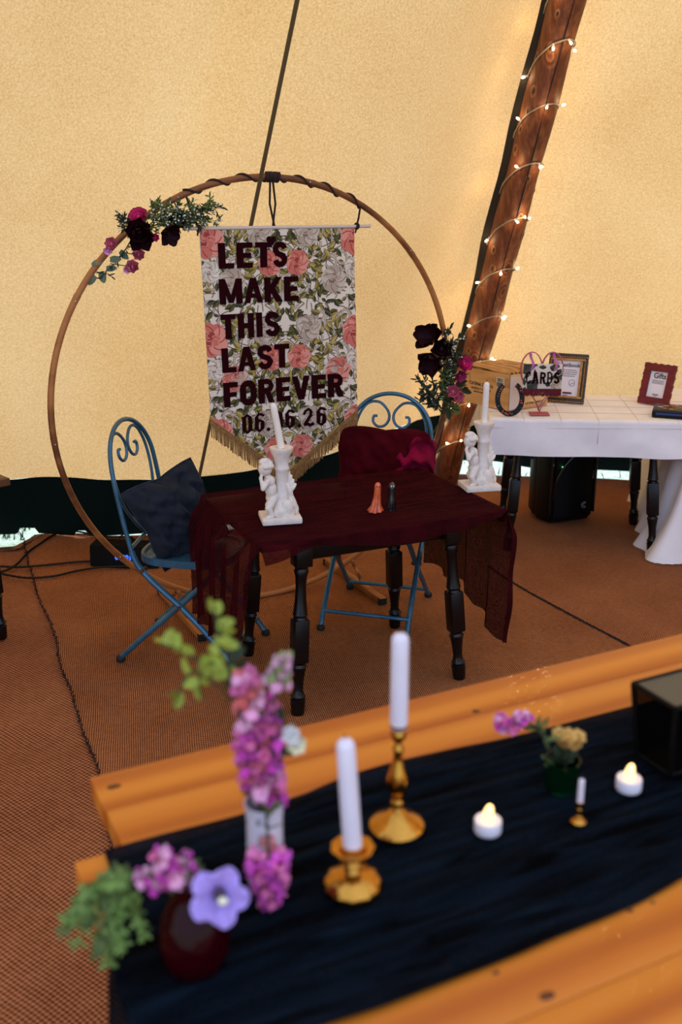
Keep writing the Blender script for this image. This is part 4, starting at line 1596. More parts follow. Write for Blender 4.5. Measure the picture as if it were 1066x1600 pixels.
# second table to the right: cloth that falls to the floor
mb = MB()
path = catmull([(1.93, 6.0), (1.86, 5.6), (1.80, 5.3), (1.80, 5.05), (1.90, 4.98), (2.2, 4.95), (2.8, 4.9)], 12)
def c2fn(u, v):
    i = u * (len(path) - 1)
    a = int(min(i, len(path) - 2))
    p = Vector((*path[a], 0)) if len(path[a]) == 2 else path[a]
    q = path[a + 1]
    p2 = Vector((path[a][0], path[a][1], 0)).lerp(Vector((q[0], q[1], 0)), i - a)
    tn = (Vector((q[0], q[1], 0)) - Vector((path[a][0], path[a][1], 0))).normalized()
    nn = Vector((-tn.y, tn.x, 0))
    if nn.dot(Vector((-1, -1, 0))) < 0:
        nn = -nn
    fl_ = v ** 2.2 * (.10 + .09 * math.exp(-((u - .50) / .12) ** 2)) + v * .028 * math.sin(u * 46 + 2 * v) + .02 * v * nz(u * 12, v * 2)
    z = .72 * (1 - v) + .006
    return p2 + nn * fl_ + Vector((0, 0, z))
path = [Vector((p[0], p[1], 0)) for p in [tuple(q)[:2] for q in catmull([(x, y, 0) for x, y in [(1.93, 6.0), (1.86, 5.6), (1.80, 5.3), (1.80, 5.05), (1.90, 4.98), (2.2, 4.95), (2.8, 4.9)]], 12)]]
mb.grid(c2fn, 140, 40)
tp = [c2fn(i / 40, 0) for i in range(41)] + [Vector((2.9, 6.0, .726))]
mb.add([tuple(p) for p in tp], [tuple(range(len(tp)))])
o = obj('long_tablecloth', mb, LINEN, None, 180, fix=False)
tag(o, 'white cloth falling to the floor at the right edge, beside the gift table', 'tablecloth')

# wine crate
PINEB = mat_wood('crate_pine', (150, 98, 46), (206, 152, 88), (226, 178, 116), 'X', 7, .6, 4, .12, .1)
INKB = M('ink_brown', (40, 24, 14), .8)
b0 = at_z(793, 643, GTOP)
xa = (at_z(722, 626, GTOP) - b0)
xa.z = 0
CW = xa.length
cx = -xa.normalized()                 # local +x: towards the front corner
cy = Vector((-cx.y, cx.x, 0))         # local +y: away
CDp, CH = .30, .195
cyaw = math.atan2(cx.y, cx.x)
crate = thing('wooden_crate', 'pine wine crate with stamped lettering on the gift table', 'crate', tuple(b0 + cx * (-CW / 2) + cy * CDp / 2), cyaw)
crate.location.z = GTOP
mb = MB()
def cboard(c, d):
    m = MB()
    m.box(c, d, .0025)
    return m
t_ = .012
obj('board', cboard((0, -CDp / 2 + t_ / 2, CH / 2), (CW, t_, CH)), PINEB, crate)
obj('board', cboard((0, CDp / 2 - t_ / 2, CH / 2), (CW, t_, CH)), PINEB, crate)
ENDP = mat_wood('crate_end', (176, 128, 72), (222, 180, 124), (236, 200, 150), 'Y', 9, .6, 3, .1, .1)
obj('end_board', cboard((CW / 2 - t_ / 2, 0, CH / 2), (t_ + .001, CDp - 2 * t_, CH)), ENDP, crate)
obj('end_board', cboard((-CW / 2 + t_ / 2, 0, CH / 2), (t_ + .001, CDp - 2 * t_, CH)), ENDP, crate)
obj('bottom', cboard((0, 0, .006), (CW - .02, CDp - .02, .01)), PINEB, crate)
BURNT = mat_wood('crate_lid', (40, 24, 10), (150, 100, 44), (206, 152, 84), 'X', 9, .7, 14, .25, .2)
obj('lid', cboard((.0, 0, CH + .005), (CW + .004, CDp + .002, .011)), BURNT, crate)
FM = lambda x, z: frame_m(Vector((x, -CDp / 2 - .0006, z)), Vector((1, 0, 0)), Vector((0, 0, 1)), Vector((0, -1, 0)))
put_text('lettering', 'CATENA ZAPATA', .0235, INKB, crate, FM(-.03, .105), .0006)
put_text('lettering', 'BODEGA Y VIÑEDOS', .0165, INKB, crate, FM(-.03, .082), .0003)
put_text('lettering', 'MENDOZA ARGENTINA', .0105, INKB, crate, FM(-.03, .066), .0002)
mb = MB()
mb.box((.118, -CDp / 2 - .0006, .145), (.062, .0012, .058))
lbl = obj('label', mb, M('label_grey', (206, 196, 178), .8), crate, 0, smooth=False)
put_text('lettering', '2021', .022, INKB, lbl, FM(.118, .152) @ Matrix.Translation((0, 0, .0008)), .0006)
mb = MB()
bx = .094
brg = random.Random(2)
while bx < .142:
    wd = brg.uniform(.001, .003)
    mb.box((bx, -CDp / 2 - .0014, .134), (wd, .0006, .024))
    bx += wd + brg.uniform(.0008, .0025)
obj('barcode', mb, INKB, lbl, 0, smooth=False, kind='stuff')
mb = MB()
for (x, z, w_, h_) in ((-.145, .165, .044, .0014), (-.145, .115, .044, .0014), (-.167, .14, .0014, .05), (-.123, .14, .0014, .05), (-.145, .155, .024, .005), (-.148, .137, .007, .007)):
    mb.box((x, -CDp / 2 - .0007, z), (w_, .0012, h_))
obj('stamp', mb, INKB, crate, 0, smooth=False)
mb = MB()
mb.box((CW / 2 + .001, -.09, CH / 2 - .004), (.0012, .10, CH - .02))
obj('tape', mb, M('clear_tape', (222, 210, 204), .35), crate, 0, smooth=False)
put_text('lettering', 'CATENA ZAPATA', .017, INKB, crate, frame_m(Vector((CW / 2 + .0012, .045, .022)), Vector((0, 1, 0)), Vector((0, 0, 1)), Vector((1, 0, 0))), .0003)

# horseshoe
hb = at_z(797, 650, GTOP)
hs = thing('horseshoe', 'black horseshoe with red and gold dots propped against the crate', 'horseshoe', (hb.x, hb.y, GTOP), R(8))
mb = MB()
cl2 = []
for i in range(33):
    a = R(-90 - 148 + 296 * i / 32)
    cl2.append((.066 * math.cos(a) * (1 + .0 * i), .076 * math.sin(a) * (1.0 if math.sin(a) < 0 else 1.12) + .086))
n = len(cl2)
outl, inl = [], []
for i, (x, z) in enumerate(cl2):
    x0, z0 = cl2[max(0, i - 1)]
    x1, z1 = cl2[min(n - 1, i + 1)]
    L = math.hypot(x1 - x0, z1 - z0)
    nx, nz_ = (z1 - z0) / L, -(x1 - x0) / L
    outl.append((x + nx * .0125, z + nz_ * .0125))
    inl.append((x - nx * .0125, z - nz_ * .0125))
lean = .14
mb.prism(outl + inl[::-1], .010, 'XZ', 0)
mb.v = [(x, y + z * lean, z) for x, y, z in mb.v]
obj('shoe', mb, M('shoe_black', (6, 6, 8), .35, nscale=30, var=.3, spec=.2), hs, 30)
drg = random.Random(8)
dots = [(M('dot_red', (200, 40, 36), .4), 9), (M('dot_gold', (214, 176, 96), .4), 14), (M('dot_blue', (60, 70, 130), .4), 5)]
for mt, cnt in dots:
    for k in range(cnt):
        i = drg.randrange(0, n)
        f_ = drg.uniform(.25, .75)
        x = outl[i][0] * f_ + inl[i][0] * (1 - f_)
        z = outl[i][1] * f_ + inl[i][1] * (1 - f_)
        m = MB()
        r = .0024 + .0022 * (mt.name == 'dot_red')
        m.ell((x, z * lean - .0005, z), (r, .0014, r), 8, 5)
        obj('dot', m, mt, hs)

# wire heart sign
hp = at_z(843, 648, GTOP)
ht = thing('heart_sign', 'pink wire heart stand holding a floral fabric sign with fringe', 'sign', (hp.x, hp.y, GTOP), R(-2))
PKM = M('pink_wire', (176, 92, 118), .35, .5)
hz0 = .012
def heart(t):
    x = 16 * math.sin(t) ** 3
    z = 13 * math.cos(t) - 5 * math.cos(2 * t) - 2 * math.cos(3 * t) - math.cos(4 * t)
    return x / 16 * .108, (z + 17) / 29 * .315 + hz0
for yo in (0, .05):
    mb = MB()
    mb.tube([(heart(2 * PI * i / 64)[0], yo - heart(2 * PI * i / 64)[1] * yo * 2.4, heart(2 * PI * i / 64)[1]) for i in range(64)], .0028, 7, closed=True)
    obj('wire', mb, PKM, ht)
mb = MB()
mb.box((0, .01, .004), (.10, .075, .007), .001)
obj('base', mb, M('pink_plate', (168, 78, 84), .5), ht)
SGC = thing('cards_sign', 'floral fabric bag sign reading CARDS hung on the pink wire heart', 'sign', (hp.x, hp.y - .012, GTOP), R(-2))
X0, X1, Z0, Z1 = -.098, .102, .118, .268
mb = MB()
mb.box(((X0 + X1) / 2, .004, (Z0 + Z1) / 2), (X1 - X0, .006, Z1 - Z0), .001)
obj('cloth', mb, FAB, SGC)
def sclip(x, z):
    return (min(max(x, X0), X1), min(max(z, Z0 + .02), Z1))
PR2 = Print(lambda x, z: .001, sclip)
srg = random.Random(21)
for i in range(22):
    PR2.leaf(srg.uniform(X0, X1), srg.uniform(Z0, Z1), srg.uniform(0, 6.28), srg.uniform(.03, .055), srg.uniform(.014, .028), *srg.choice([(OLD, (70, 76, 66)), (OL, OLD), ((70, 74, 70), (52, 56, 54))]), 2)
PR2.rose(.075, .165, .03, GREY, YEL, WHT, srg, 5)
PR2.rose(-.085, .245, .028, (62, 66, 60), OLD, (84, 88, 80), srg, 5)
PR2.rose(-.05, .155, .028, (60, 64, 58), OLD, (84, 88, 80), srg, 5)
obj('floral_print', PR2.mb, VC, SGC, 0, smooth=False, fix=False, kind='stuff')
word('CARDS', -.084, .166, .062, .090, 'letter', gap=.09, depth=lambda x, z: .0005, parent=SGC, mat=LETM, layer=9, ts=.72)
FRM2 = M('fringe_maroon', (92, 16, 26), .9, nscale=90, var=.4)
mb = MB()
for i in range(70):
    x = X0 + (X1 - X0) * (i + .5) / 70
    L = .036 + drg.uniform(-.004, .004)
    mb.tube([(x, -.004, Z0 + .022), (x + drg.uniform(-.003, .003), -.010, Z0 + .022 - L * .5), (x + drg.uniform(-.003, .003), -.007, Z0 + .022 - L)], .0026, 5)
obj('fringe', mb, FRM2, SGC, kind='stuff')
RIB = M('pink_ribbon', (190, 96, 150), .4, sheen=.4)
for x in (-.058, .062):
    mb = MB()
    mb.grid(lambda u, v: Vector((x + (u - .5) * .014 + .008 * math.sin(v * 5), -.006 - .004 * math.sin(v * 6), Z1 - .03 + .085 * v)), 3, 10)
    mb.grid(lambda u, v: Vector((x + (u - .5) * .014 + .008 * math.sin(v * 5), -.0045 - .004 * math.sin(v * 6), Z1 - .03 + .085 * v)), 3, 10)
    obj('ribbon', mb, RIB, SGC, 180, fix=False)

# picture frames
PAPER = M('paper_white', (226, 222, 226), .8)
INK = M('ink_black', (26, 22, 24), .8)
def frame_basis(pbl, pbr, lean_back):
    x = (pbr - pbl)
    x.z = 0
    x.normalize()
    up = Vector((0, 0, 1)) * math.cos(lean_back) + Vector((-x.y, x.x, 0)) * math.sin(lean_back)
    return x, up, x.cross(up)
def pf(name, label, pbl, wd, hg, yaw, lean_back):
    t = thing(name, label, 'picture frame', (pbl.x, pbl.y, GTOP), yaw)
    Mx = Matrix.Rotation(-lean_back, 4, 'X')
    return t, Mx
# guestbook frame (its left half is hidden behind the heart sign)
gbr = at_z(912, 632, GTOP)
gyaw = R(-24)
W_, H_ = .215, .272
gt, Mx = pf('picture_frame', 'dark and gold picture frame with guestbook notice behind the heart sign', gbr - Vector((math.cos(gyaw), math.sin(gyaw), 0)) * W_ / 2, W_, H_, gyaw, R(14))
GOLD = M('frame_gold', (172, 124, 56), .4, .5, nscale=40, var=.3)
DKF = M('frame_dark', (44, 34, 28), .45, nscale=60, var=.4, bump=.4)
for (c, d) in (((0, 0, .014), (W_, .022, .028)), ((0, 0, H_ - .014), (W_, .022, .028)), ((-W_ / 2 + .014, 0, H_ / 2), (.028, .022, H_ - .056)), ((W_ / 2 - .014, 0, H_ / 2), (.028, .022, H_ - .056))):
    mb = MB()
    mb.X = Mx
    mb.box(c, d, .005)
    r_ = obj('frame_rail', mb, DKF, gt)
    mb = MB()
    mb.X = Mx
    f_ = .80
    mb.box((c[0] * f_, -.006, H_ / 2 + (c[2] - H_ / 2) * .845), (d[0] * (.86 if d[0] > .1 else .42), .016, d[2] * (.90 if d[2] > .1 else .42)), .002)
    obj('gilt_edge', mb, GOLD, r_)
    mb = MB()
    mb.X = Mx
    nb_ = 16
    for i in range(nb_):
        if d[0] > .1:
            mb.ell((c[0] - d[0] / 2 + d[0] * (i + .5) / nb_, -.011, c[2] - .006), (.006, .004, .004), 6, 4)
        else:
            mb.ell((c[0], -.011, c[2] - d[2] / 2 + d[2] * (i + .5) / nb_), (.004, .004, .007), 6, 4)
    obj('beading', mb, GOLD, r_, kind='stuff')
mb = MB()
mb.X = Mx
mb.box((0, .002, H_ / 2), (W_ - .04, .004, H_ - .04))
obj('paper', mb, PAPER, gt, 0, smooth=False)
mb = MB()
mb.tube([(0, .02 + .07, .006), (0, .07, H_ * .7)], .008, 6)
obj('easel_leg', mb, DKF, gt)
FT = lambda x, z: Mx @ frame_m(Vector((x, -.0012, z)), Vector((1, 0, 0)), Vector((0, 0, 1)), Vector((0, -1, 0)))
put_text('lettering', 'Guestbook', .029, INK, gt, FT(0, .200), .0005)
mb = MB()
mb.X = Mx
for zz, w_ in ((.182, .095), (.171, .11), (.160, .10), (.149, .085), (.044, .03)):
    mb.box((.0, -.0006, zz), (w_, .0012, .0035))
obj('text_line', mb, M('ink_grey', (110, 104, 110), .8), gt, 0, smooth=False, kind='stuff')
mb = MB()
mb.X = Mx
for zz, w_ in ((.056, .05),):
    mb.box((.01, -.0006, zz), (w_, .0012, .010))
obj('text_line', mb, M('ink_maroon', (86, 24, 34), .8), gt, 0, smooth=False)
mb = MB()
mb.X = Mx
mb.tube([(.03 + .016 * math.cos(i * .45), -.001, .112 + .018 * math.sin(i * .45) - (.03 if i > 12 else 0) * (i - 12) / 8) for i in range(20)], .0013, 5)
obj('drawing', mb, M('ink_grey', (110, 104, 110), .8), gt)

# gifts frame
gl_ = at_z(996, 629, GTOP)
gr_ = at_z(1046, 637, GTOP)
x_ = gr_ - gl_
yaw2 = math.atan2(x_.y, x_.x)
gm = (gl_ + gr_) / 2
W2, H2 = .185, .225
g2t, Mx2 = pf('picture_frame', 'maroon wavy edged frame with a Gifts notice at the right of the table', gm, W2, H2, yaw2, R(14))
Sh = Matrix(((1, 0, .14, 0), (0, 1, 0, 0), (0, 0, 1, 0), (0, 0, 0, 1)))
outer, inner = [], []
npt = 22
def edge(a, b, n):
    return [(a[0] + (b[0] - a[0]) * i / n, a[1] + (b[1] - a[1]) * i / n) for i in range(n)]
cs = [(-W2 / 2, 0), (W2 / 2, 0), (W2 / 2, H2), (-W2 / 2, H2)]
ci = [(-W2 / 2 + .04, .042), (W2 / 2 - .04, .042), (W2 / 2 - .04, H2 - .042), (-W2 / 2 + .04, H2 - .042)]
for k in range(4):
    e = edge(cs[k], cs[(k + 1) % 4], npt)
    f_ = edge(ci[k], ci[(k + 1) % 4], npt)
    for i, (p, q) in enumerate(zip(e, f_)):
        am = (.0022 * math.sin(i * 1.35) + .0015 * math.sin(i * 2.9 + k)) if 0 < i else 0
        if k == 0: p = (p[0], max(0, p[1] - am * .3))
        elif k == 1: p = (p[0] + am, p[1])
        elif k == 2: p = (p[0], p[1] + am)
        else: p = (p[0] - am, p[1])
        outer.append(p)
        inner.append(q)
mb = MB()
mb.X = Mx2
n = len(outer)
vs = [(p[0], y, p[1]) for y in (-.012, .006) for p in outer] + [(p[0], y, p[1]) for y in (-.012, .006) for p in inner]
fs = []
for i in range(n):
    j = (i + 1) % n
    fs += [(i, j, n + j, n + i), (2 * n + j, 2 * n + i, 3 * n + i, 3 * n + j), (j, i, 2 * n + i, 2 * n + j), (n + i, n + j, 3 * n + j, 3 * n + i)]
mb.add(vs, fs)
obj('frame', mb, M('frame_maroon', (104, 14, 24), .6, nscale=40, var=.3, bump=.4), g2t, 40)
mb = MB()
mb.X = Mx2
mb.box((0, .001, H2 / 2), (W2 - .07, .004, H2 - .075))
obj('paper', mb, PAPER, g2t, 0, smooth=False)
FT2 = lambda x, z: Mx2 @ frame_m(Vector((x, -.0018, z)), Vector((1, 0, 0)), Vector((0, 0, 1)), Vector((0, -1, 0)))
put_text('lettering', 'Gifts', .041, INK, g2t, FT2(.006, .147), .0008, sx=.95)
mb = MB()
mb.X = Mx2
for zz in (.136, .130, .124, .118):
    mb.box((.0, -.0012, zz), (.07, .0012, .0024))
mb.box((0, -.0012, .058), (.036, .0012, .006))
mb.box((0, -.0012, .050), (.022, .0012, .003))
obj('text_line', mb, M('ink_grey', (110, 104, 110), .8), g2t, 0, smooth=False, kind='stuff')
mb = MB()
mb.tube([(0, .085, .006), (0, .052, H2 * .75)], .006, 6)
obj('easel_leg', mb, M('frame_maroon', (104, 14, 24)), g2t)

# black game box at the right edge
cp = at_z(1022, 650, GTOP)
gb = thing('game_box', 'flat black box with colourful printed lid at the right edge of the gift table', 'box', (cp.x + .135, cp.y + .02, GTOP), R(-20))
mb = MB()
mb.box((0, 0, .018), (.26, .20, .036), .006)
obj('case', mb, M('case_black', (8, 8, 10), .35, spec=.25), gb)
mb = MB()
mb.box((0, 0, .0375), (.235, .175, .003), .001)
obj('lid_panel', mb, M('case_dark', (40, 34, 36), .4), gb)
crg = random.Random(13)
pal = [(190, 60, 40), (216, 150, 60), (60, 60, 70), (210, 190, 170), (150, 40, 50), (20, 20, 22), (90, 90, 96)]
for i in range(30):
    m = MB()
    w_, d_ = crg.uniform(.012, .035), crg.uniform(.010, .022)
    m.box((crg.uniform(-.10, .10), crg.uniform(-.07, .07), .0394 + i * .00003), (w_, d_, .001))
    obj('print_patch', m, M('patch_%d' % (i % 7), pal[i % 7], .5), gb, 0, smooth=False)
mb = MB()
mb.box((-.0, -.1005, .020), (.22, .002, .010))
obj('print_band', mb, M('band_blue', (34, 52, 110), .4), gb, 0, smooth=False)

# loudspeaker under the gift table
SPK = M('speaker_black', (4, 4, 5), .4, nscale=200, var=.3, spec=.2)
sp0 = at_z(852, 820, 0)
spk = thing('loudspeaker', 'black loudspeaker cabinet standing under the gift table', 'speaker', (sp0.x + .10, sp0.y + .18, 0), R(20))
mb = MB()
out = [(-.145, -.16), (.145, -.16), (.17, -.02), (.11, .15), (-.11, .15), (-.17, -.02)]
mb.prism(out, .60, 'XY', .012)
bm_ = mb.mesh('cab', SPK)
bmm = bmesh.new(); bmm.from_mesh(bm_)
bmesh.ops.bevel(bmm, geom=list(bmm.edges), offset=.02, segments=3, affect='EDGES')
bmm.to_mesh(bm_); bmm.free()
obj('cabinet', bm_, None, spk, 40)
mb = MB()
mb.X = Matrix.Translation((0, -.162, 0))
def gr(u, v):
    x = (u - .5) * .25
    z = .05 + .52 * v
    return Vector((x, -.022 * (1 - (2 * u - 1) ** 2) - .004, z))
mb.grid(gr, 16, 10)
obj('grille', mb, M('grille', (3, 3, 4), .5, spec=.15), spk, 180, fix=False)
mb = MB()
mb.tube(catmull([(-.138, -.172, .16), (-.128, -.184, .27), (-.09, -.192, .36), (-.02, -.200, .43), (.06, -.200, .47)], 6), .006, 8)
obj('trim_arc', mb, M('speaker_gloss', (5, 6, 9), .2), spk)
for x in (-.147, .147):
    mb = MB()
    mb.tube([(x, -.160, .06), (x, -.160, .57)], .010, 8)
    obj('corner_trim', mb, M('speaker_gloss', (14, 14, 18)), spk)
for sgn in (-1, 1):
    mb = MB()
    mb.tube([(sgn * .15, .06, .36), (sgn * .172, .045, .38), (sgn * .172, .045, .50), (sgn * .15, .06, .52)], .010, 8)
    obj('handle', mb, SPK, spk)
mb = MB()
mb.ell((-.092, -.186, .355), (.006, .004, .006), 8, 6)
obj('led', mb, M('led_green', (120, 255, 150), .3, emit=6), spk)
mb = MB()
mb.tube([(.065 + .017 * math.cos(R(a)), -.189, .115 + .017 * math.sin(R(a))) for a in range(50, 311, 20)], .0032, 6)
mb.tube([(.068 + .009 * math.cos(R(a)), -.189, .115 + .009 * math.sin(R(a))) for a in range(60, 301, 20)], .0022, 6)
obj('badge', mb, M('badge_silver', (160, 170, 190), .2, .8), spk)

# ================================================================== LEFT EDGE: table corner, floor light, cables
sc_ = at_z(16, 749, .72)
t = thing('side_table', 'brown wooden table reaching in at the left edge', 'table', (sc_.x - .368, sc_.y - .071, 0), R(45))
mb = MB()
mb.box((0, .0, .71), (.62, .42, .030), .003)
obj('tabletop', mb, mat_wood('brown_top', (58, 34, 18), (98, 62, 36), (120, 80, 48), 'X', 5, .5), t)
for a in (-1, 1):
    for b in (-1, 1):
        turned_leg(t, (a * .22, b * .12, .69), (a * .235, b * .135, 0), 1.0)

fb0, fb1 = at_z(142, 886, 0), at_z(248, 890, 0)
fx = (fb1 - fb0)
byaw = math.atan2(fx.y, fx.x)
fbx = thing('control_box', 'flat black box with blue glowing display on the floor behind the left chair', 'box', tuple((fb0 + fb1) / 2 + Vector((0, .06, 0))), byaw)
mb = MB()
BW = fx.length
mb.v = []
mb.add([(-BW / 2, -.05, .004), (BW / 2, -.05, .004), (BW / 2, .09, .004), (-BW / 2, .09, .004), (-BW / 2 - .006, -.02, .105), (BW / 2 + .006, -.02, .105), (BW / 2 + .006, .09, .105), (-BW / 2 - .006, .09, .105)],
       [(0, 3, 2, 1), (4, 5, 6, 7), (0, 1, 5, 4), (2, 3, 7, 6), (1, 2, 6, 5), (3, 0, 4, 7)])
obj('case', mb, M('case_matt', (4, 4, 5), .6, spec=.12), fbx, 0, smooth=False)
BLED = M('led_blue', (30, 90, 255), .3, emit=1.6)
mfront = frame_m(Vector((-.004, -.0402, .040)), Vector((1, 0, 0)), Vector((0, .285, .958)), Vector((0, -.958, .285)))
put_text('lettering', '00601', .034, BLED, fbx, mfront, .0016, sx=1.05)
mb = MB()
mb.tube([(-.05 + .0, .03, .105), (-.03, .02, .15), (0, .02, .16), (.02, .03, .105)], .003, 6)
obj('carry_wire', mb, M('wire_black', (12, 12, 14), .6), fbx)
CBL = M('cable_black', (6, 6, 9), .5, spec=.25)
def cable(label, pxs, r=.006):
    P = [at_z(px, py, .012) for px, py in pxs]
    for p in P:
        p.z = r + .006
    c = MB()
    c.tube(catmull(P, 8), r, 8)
    o = obj('cable', c, CBL)
    tag(o, label, 'cable')
cable('black cable looping over the matting near the tent skirt', [(-12, 898), (12, 890), (28, 880), (45, 862), (62, 850), (80, 838), (100, 830), (125, 831), (160, 838), (200, 839), (212, 846)])
cable('black cable running straight to the blue lit box', [(-12, 884), (30, 886), (80, 882), (120, 878), (142, 877)])
cable('black cable curving in front of the blue lit box', [(-12, 893), (20, 900), (48, 903), (85, 900), (120, 892), (160, 886), (200, 885)])

# ================================================================== FOREGROUND: PINE TABLE
FZ = .78
A_ = at_z(140, 1215, FZ)
B_ = at_z(1066, 990, FZ)
fu = (B_ - A_)
fu.z = 0
fu.normalize()
fv = Vector((fu.y, -fu.x, 0))            # towards the viewer
FYAW = math.atan2(fu.y, fu.x)
PINE = mat_wood('pine_plank', (176, 86, 13), (196, 106, 20), (212, 126, 34), 'X', 3.2, .45, 5, .05, .02, coat=.15)
pt = thing('pine_table', 'orange pine plank table filling the foreground', 'table', (A_.x, A_.y, 0), FYAW)
# local x along fu, local y = -fv (away)
planks = [(0, .118, 0), (.1195, .239, .003), (.242, .36, -.079), (.3615, .48, -.077), (.4815, .60, -.078), (.6015, .72, -.079), (.7215, .84, -.077), (.8415, .96, -.078), (.9615, 1.08, -.079)]
for (v0, v1, u0) in planks:
    mb = MB()
    mb.box((u0 + 1.15, -(v0 + v1) / 2, FZ - .0225), (2.3, v1 - v0, .045), .0018)
    obj('plank', mb, PINE, pt)
KN = M('pine_knot', (92, 42, 14), .5, nscale=60, var=.4)
for (px, py, r) in ((178, 1229, .013), (745, 1112, .009), (742, 1110, .006), (716, 1505, .010), (775, 1520, .006), (855, 1556, .012), (985, 1423, .006), (1020, 1410, .005), (700, 1075, .006)):
    p = at_z(px, py, FZ)
    d = p - A_
    lx, ly = d.dot(fu), -d.dot(fv)
    mb = MB()
    mb.ell((lx, ly, FZ - .0008), (r * 1.25, r * .75, .0016), 14, 6)
    obj('knot', mb, KN, pt, 180)
for u0 in (.18, 2.0):
    for v0 in (.10, .98):
        mb = MB()
        mb.box((u0, -v0, (FZ - .045) / 2), (.07, .07, FZ - .045), .004)
        obj('leg', mb, PINE, pt)
    mb = MB()
    mb.box((u0, -.54, FZ - .085), (.05, .99, .07), .004)
    obj('crossbar', mb, PINE, pt)

# dark runner
RUN = mat_gauze('navy_muslin', (2, 3, 4), .03, 'Y', 40, 0, .012, (15, 26, 36))  # bluer second tone puts the wrinkle highlights into the cloth colour
def run(u, v):
    a = -.50 + u * 2.75
    far = .235 + .012 * math.sin(a * 6 + 1) + .018 * nz(a * 3.1, 4) + .05 * ss(.5, 1.4, a) * 0
    near = .735 + .012 * math.sin(a * 5) + .015 * nz(a * 4, 8)
    b = far + (near - far) * v
    wr = .008 * abs(nz(a * 3 + b * 4, b * 30)) + .006 * abs(nz(a * 2.2 - b * 3, b * 60)) + .012 * max(0, nz(a * 1.7, b * 13))
    eu = -.082
    ed = -.030 - .052 * ss(.26, .50, b)
    if b < .50 and a < ed:
        return Vector((ed, -b, FZ + .003 + wr))
    if a >= eu:
        return Vector((a, -b, FZ + .003 + wr))
    h = eu - a
    sp = 1 - .0 * h
    bb = .30 + (b - .235) * 1.0 if v < .1 else b
    fold = .014 * math.sin(b * 42) * ss(0, .2, h)
    return Vector((eu - .006 - .004 * min(h / .05, 1) - .02 * h - fold * .5 + .004, -(b + .04 * h), FZ + .003 - h + .004 * ss(.03, 0, h)))
mb = MB()
mb.grid(run, 240, 90)
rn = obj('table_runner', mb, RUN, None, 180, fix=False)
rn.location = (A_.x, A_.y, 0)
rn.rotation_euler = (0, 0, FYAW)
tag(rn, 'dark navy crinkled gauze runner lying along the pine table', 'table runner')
RZ = FZ + .010

# brass candlesticks and candles
BRASS = M('brass', (196, 140, 58), .22, 1.0, nscale=30, var=.2)
CAND = M('candle_white', (226, 214, 222), .5, nscale=12, var=.04)
def taper(label, p, z, r, h, lean=(0, 0), group=None):
    t = thing('candle', label, 'candle', (p.x, p.y, z), 0, group)
    mb = MB()
    ks = [(0, 1), (.25, 1), (.5, 1), (.75, .98), (.93, .96), (.965, .86), (.99, .55), (1, .2)]
    mb.tube([Vector((lean[0] * s_, lean[1] * s_, h * s_)) for s_, _ in ks], [r * q for _, q in ks], 20)
    obj('wax', mb, CAND, t, 60)
    mb = MB()
    mb.tube([(lean[0], lean[1], h), (lean[0], lean[1], h + .008)], .0011, 5)
    obj('wick', mb, M('wick', (40, 32, 28)), t)
def stick(label, p, prof, scallop=0, zs=1.0):
    t = thing('candlestick', label, 'candlestick', (p.x, p.y, RZ))
    base, col_, cup = prof
    for nm, pr_ in (('base', base), ('column', col_), ('cup', cup)):
        mb = MB()
        mb.lathe([(r_, z_ * zs) for r_, z_ in pr_], 36)
        if scallop and nm != 'column':
            k_ = 12 if nm == 'base' else 9
            mb.v = [(x * (1 + scallop * math.cos(k_ * math.atan2(y, x)) * (1 if math.hypot(x, y) > .02 else 0)), y * (1 + scallop * math.cos(k_ * math.atan2(y, x)) * (1 if math.hypot(x, y) > .02 else 0)), z) for x, y, z in mb.v]
        obj(nm, mb, BRASS, t, 50)
p = at_z(620, 1292, RZ)
stick('tall brass candlestick with vase shaped stem on the dark runner', p, (
    [(.0495, 0), (.050, .004), (.047, .008), (.040, .012), (.028, .018), (.018, .024), (.012, .030), (0, .031)],
    [(0, .028), (.011, .030), (.0085, .036), (.012, .041), (.012, .046), (.0085, .050), (.008, .054), (.014, .062), (.0185, .074), (.0185, .086), (.014, .100), (.0095, .116), (.007, .128), (.010, .133), (.010, .138), (.006, .142), (.0065, .150), (0, .151)],
    [(0, .149), (.008, .150), (.013, .156), (.0135, .162), (.011, .168), (.0155, .174), (.0155, .178), (.013, .179), (0, .175)]), 0, 1.13)
taper('tall white taper candle in the tall brass candlestick', p, RZ + .172 * 1.13, .0150, .172, (.0, 0))
p = at_z(551, 1387, RZ)
stick('short brass candlestick with ornate scalloped base on the dark runner', p, (
    [(.046, 0), (.048, .006), (.045, .014), (.038, .022), (.024, .028), (.016, .032), (0, .033)],
    [(0, .030), (.014, .032), (.010, .040), (.016, .046), (.013, .054), (.018, .060), (0, .061)],
    [(0, .059), (.020, .062), (.032, .070), (.034, .076), (.028, .077), (.019, .072), (.019, .080), (0, .079)]), .035)
taper('thick white candle in the short ornate brass candlestick', p, RZ + .076, .0150, .188, (-.012, .004))
p = at_z(904, 1285, RZ)
stick('miniature brass candlestick beside the green glass on the runner', p, (
    [(.013, 0), (.0135, .003), (.010, .006), (.005, .010), (0, .0105)],
    [(0, .0095), (.0045, .010), (.007, .014), (.0045, .019), (.0065, .024), (.004, .030), (0, .031)],
    [(0, .030), (.004, .030), (.0065, .035), (.0065, .042), (.0055, .0425), (0, .040)]))
taper('tiny white candle in the miniature brass candlestick', p, RZ + .041, .0052, .046)
FLAME = M('led_flame', (255, 208, 130), .4, emit=1.8)
TLM = M('tealight_white', (232, 224, 228), .5)
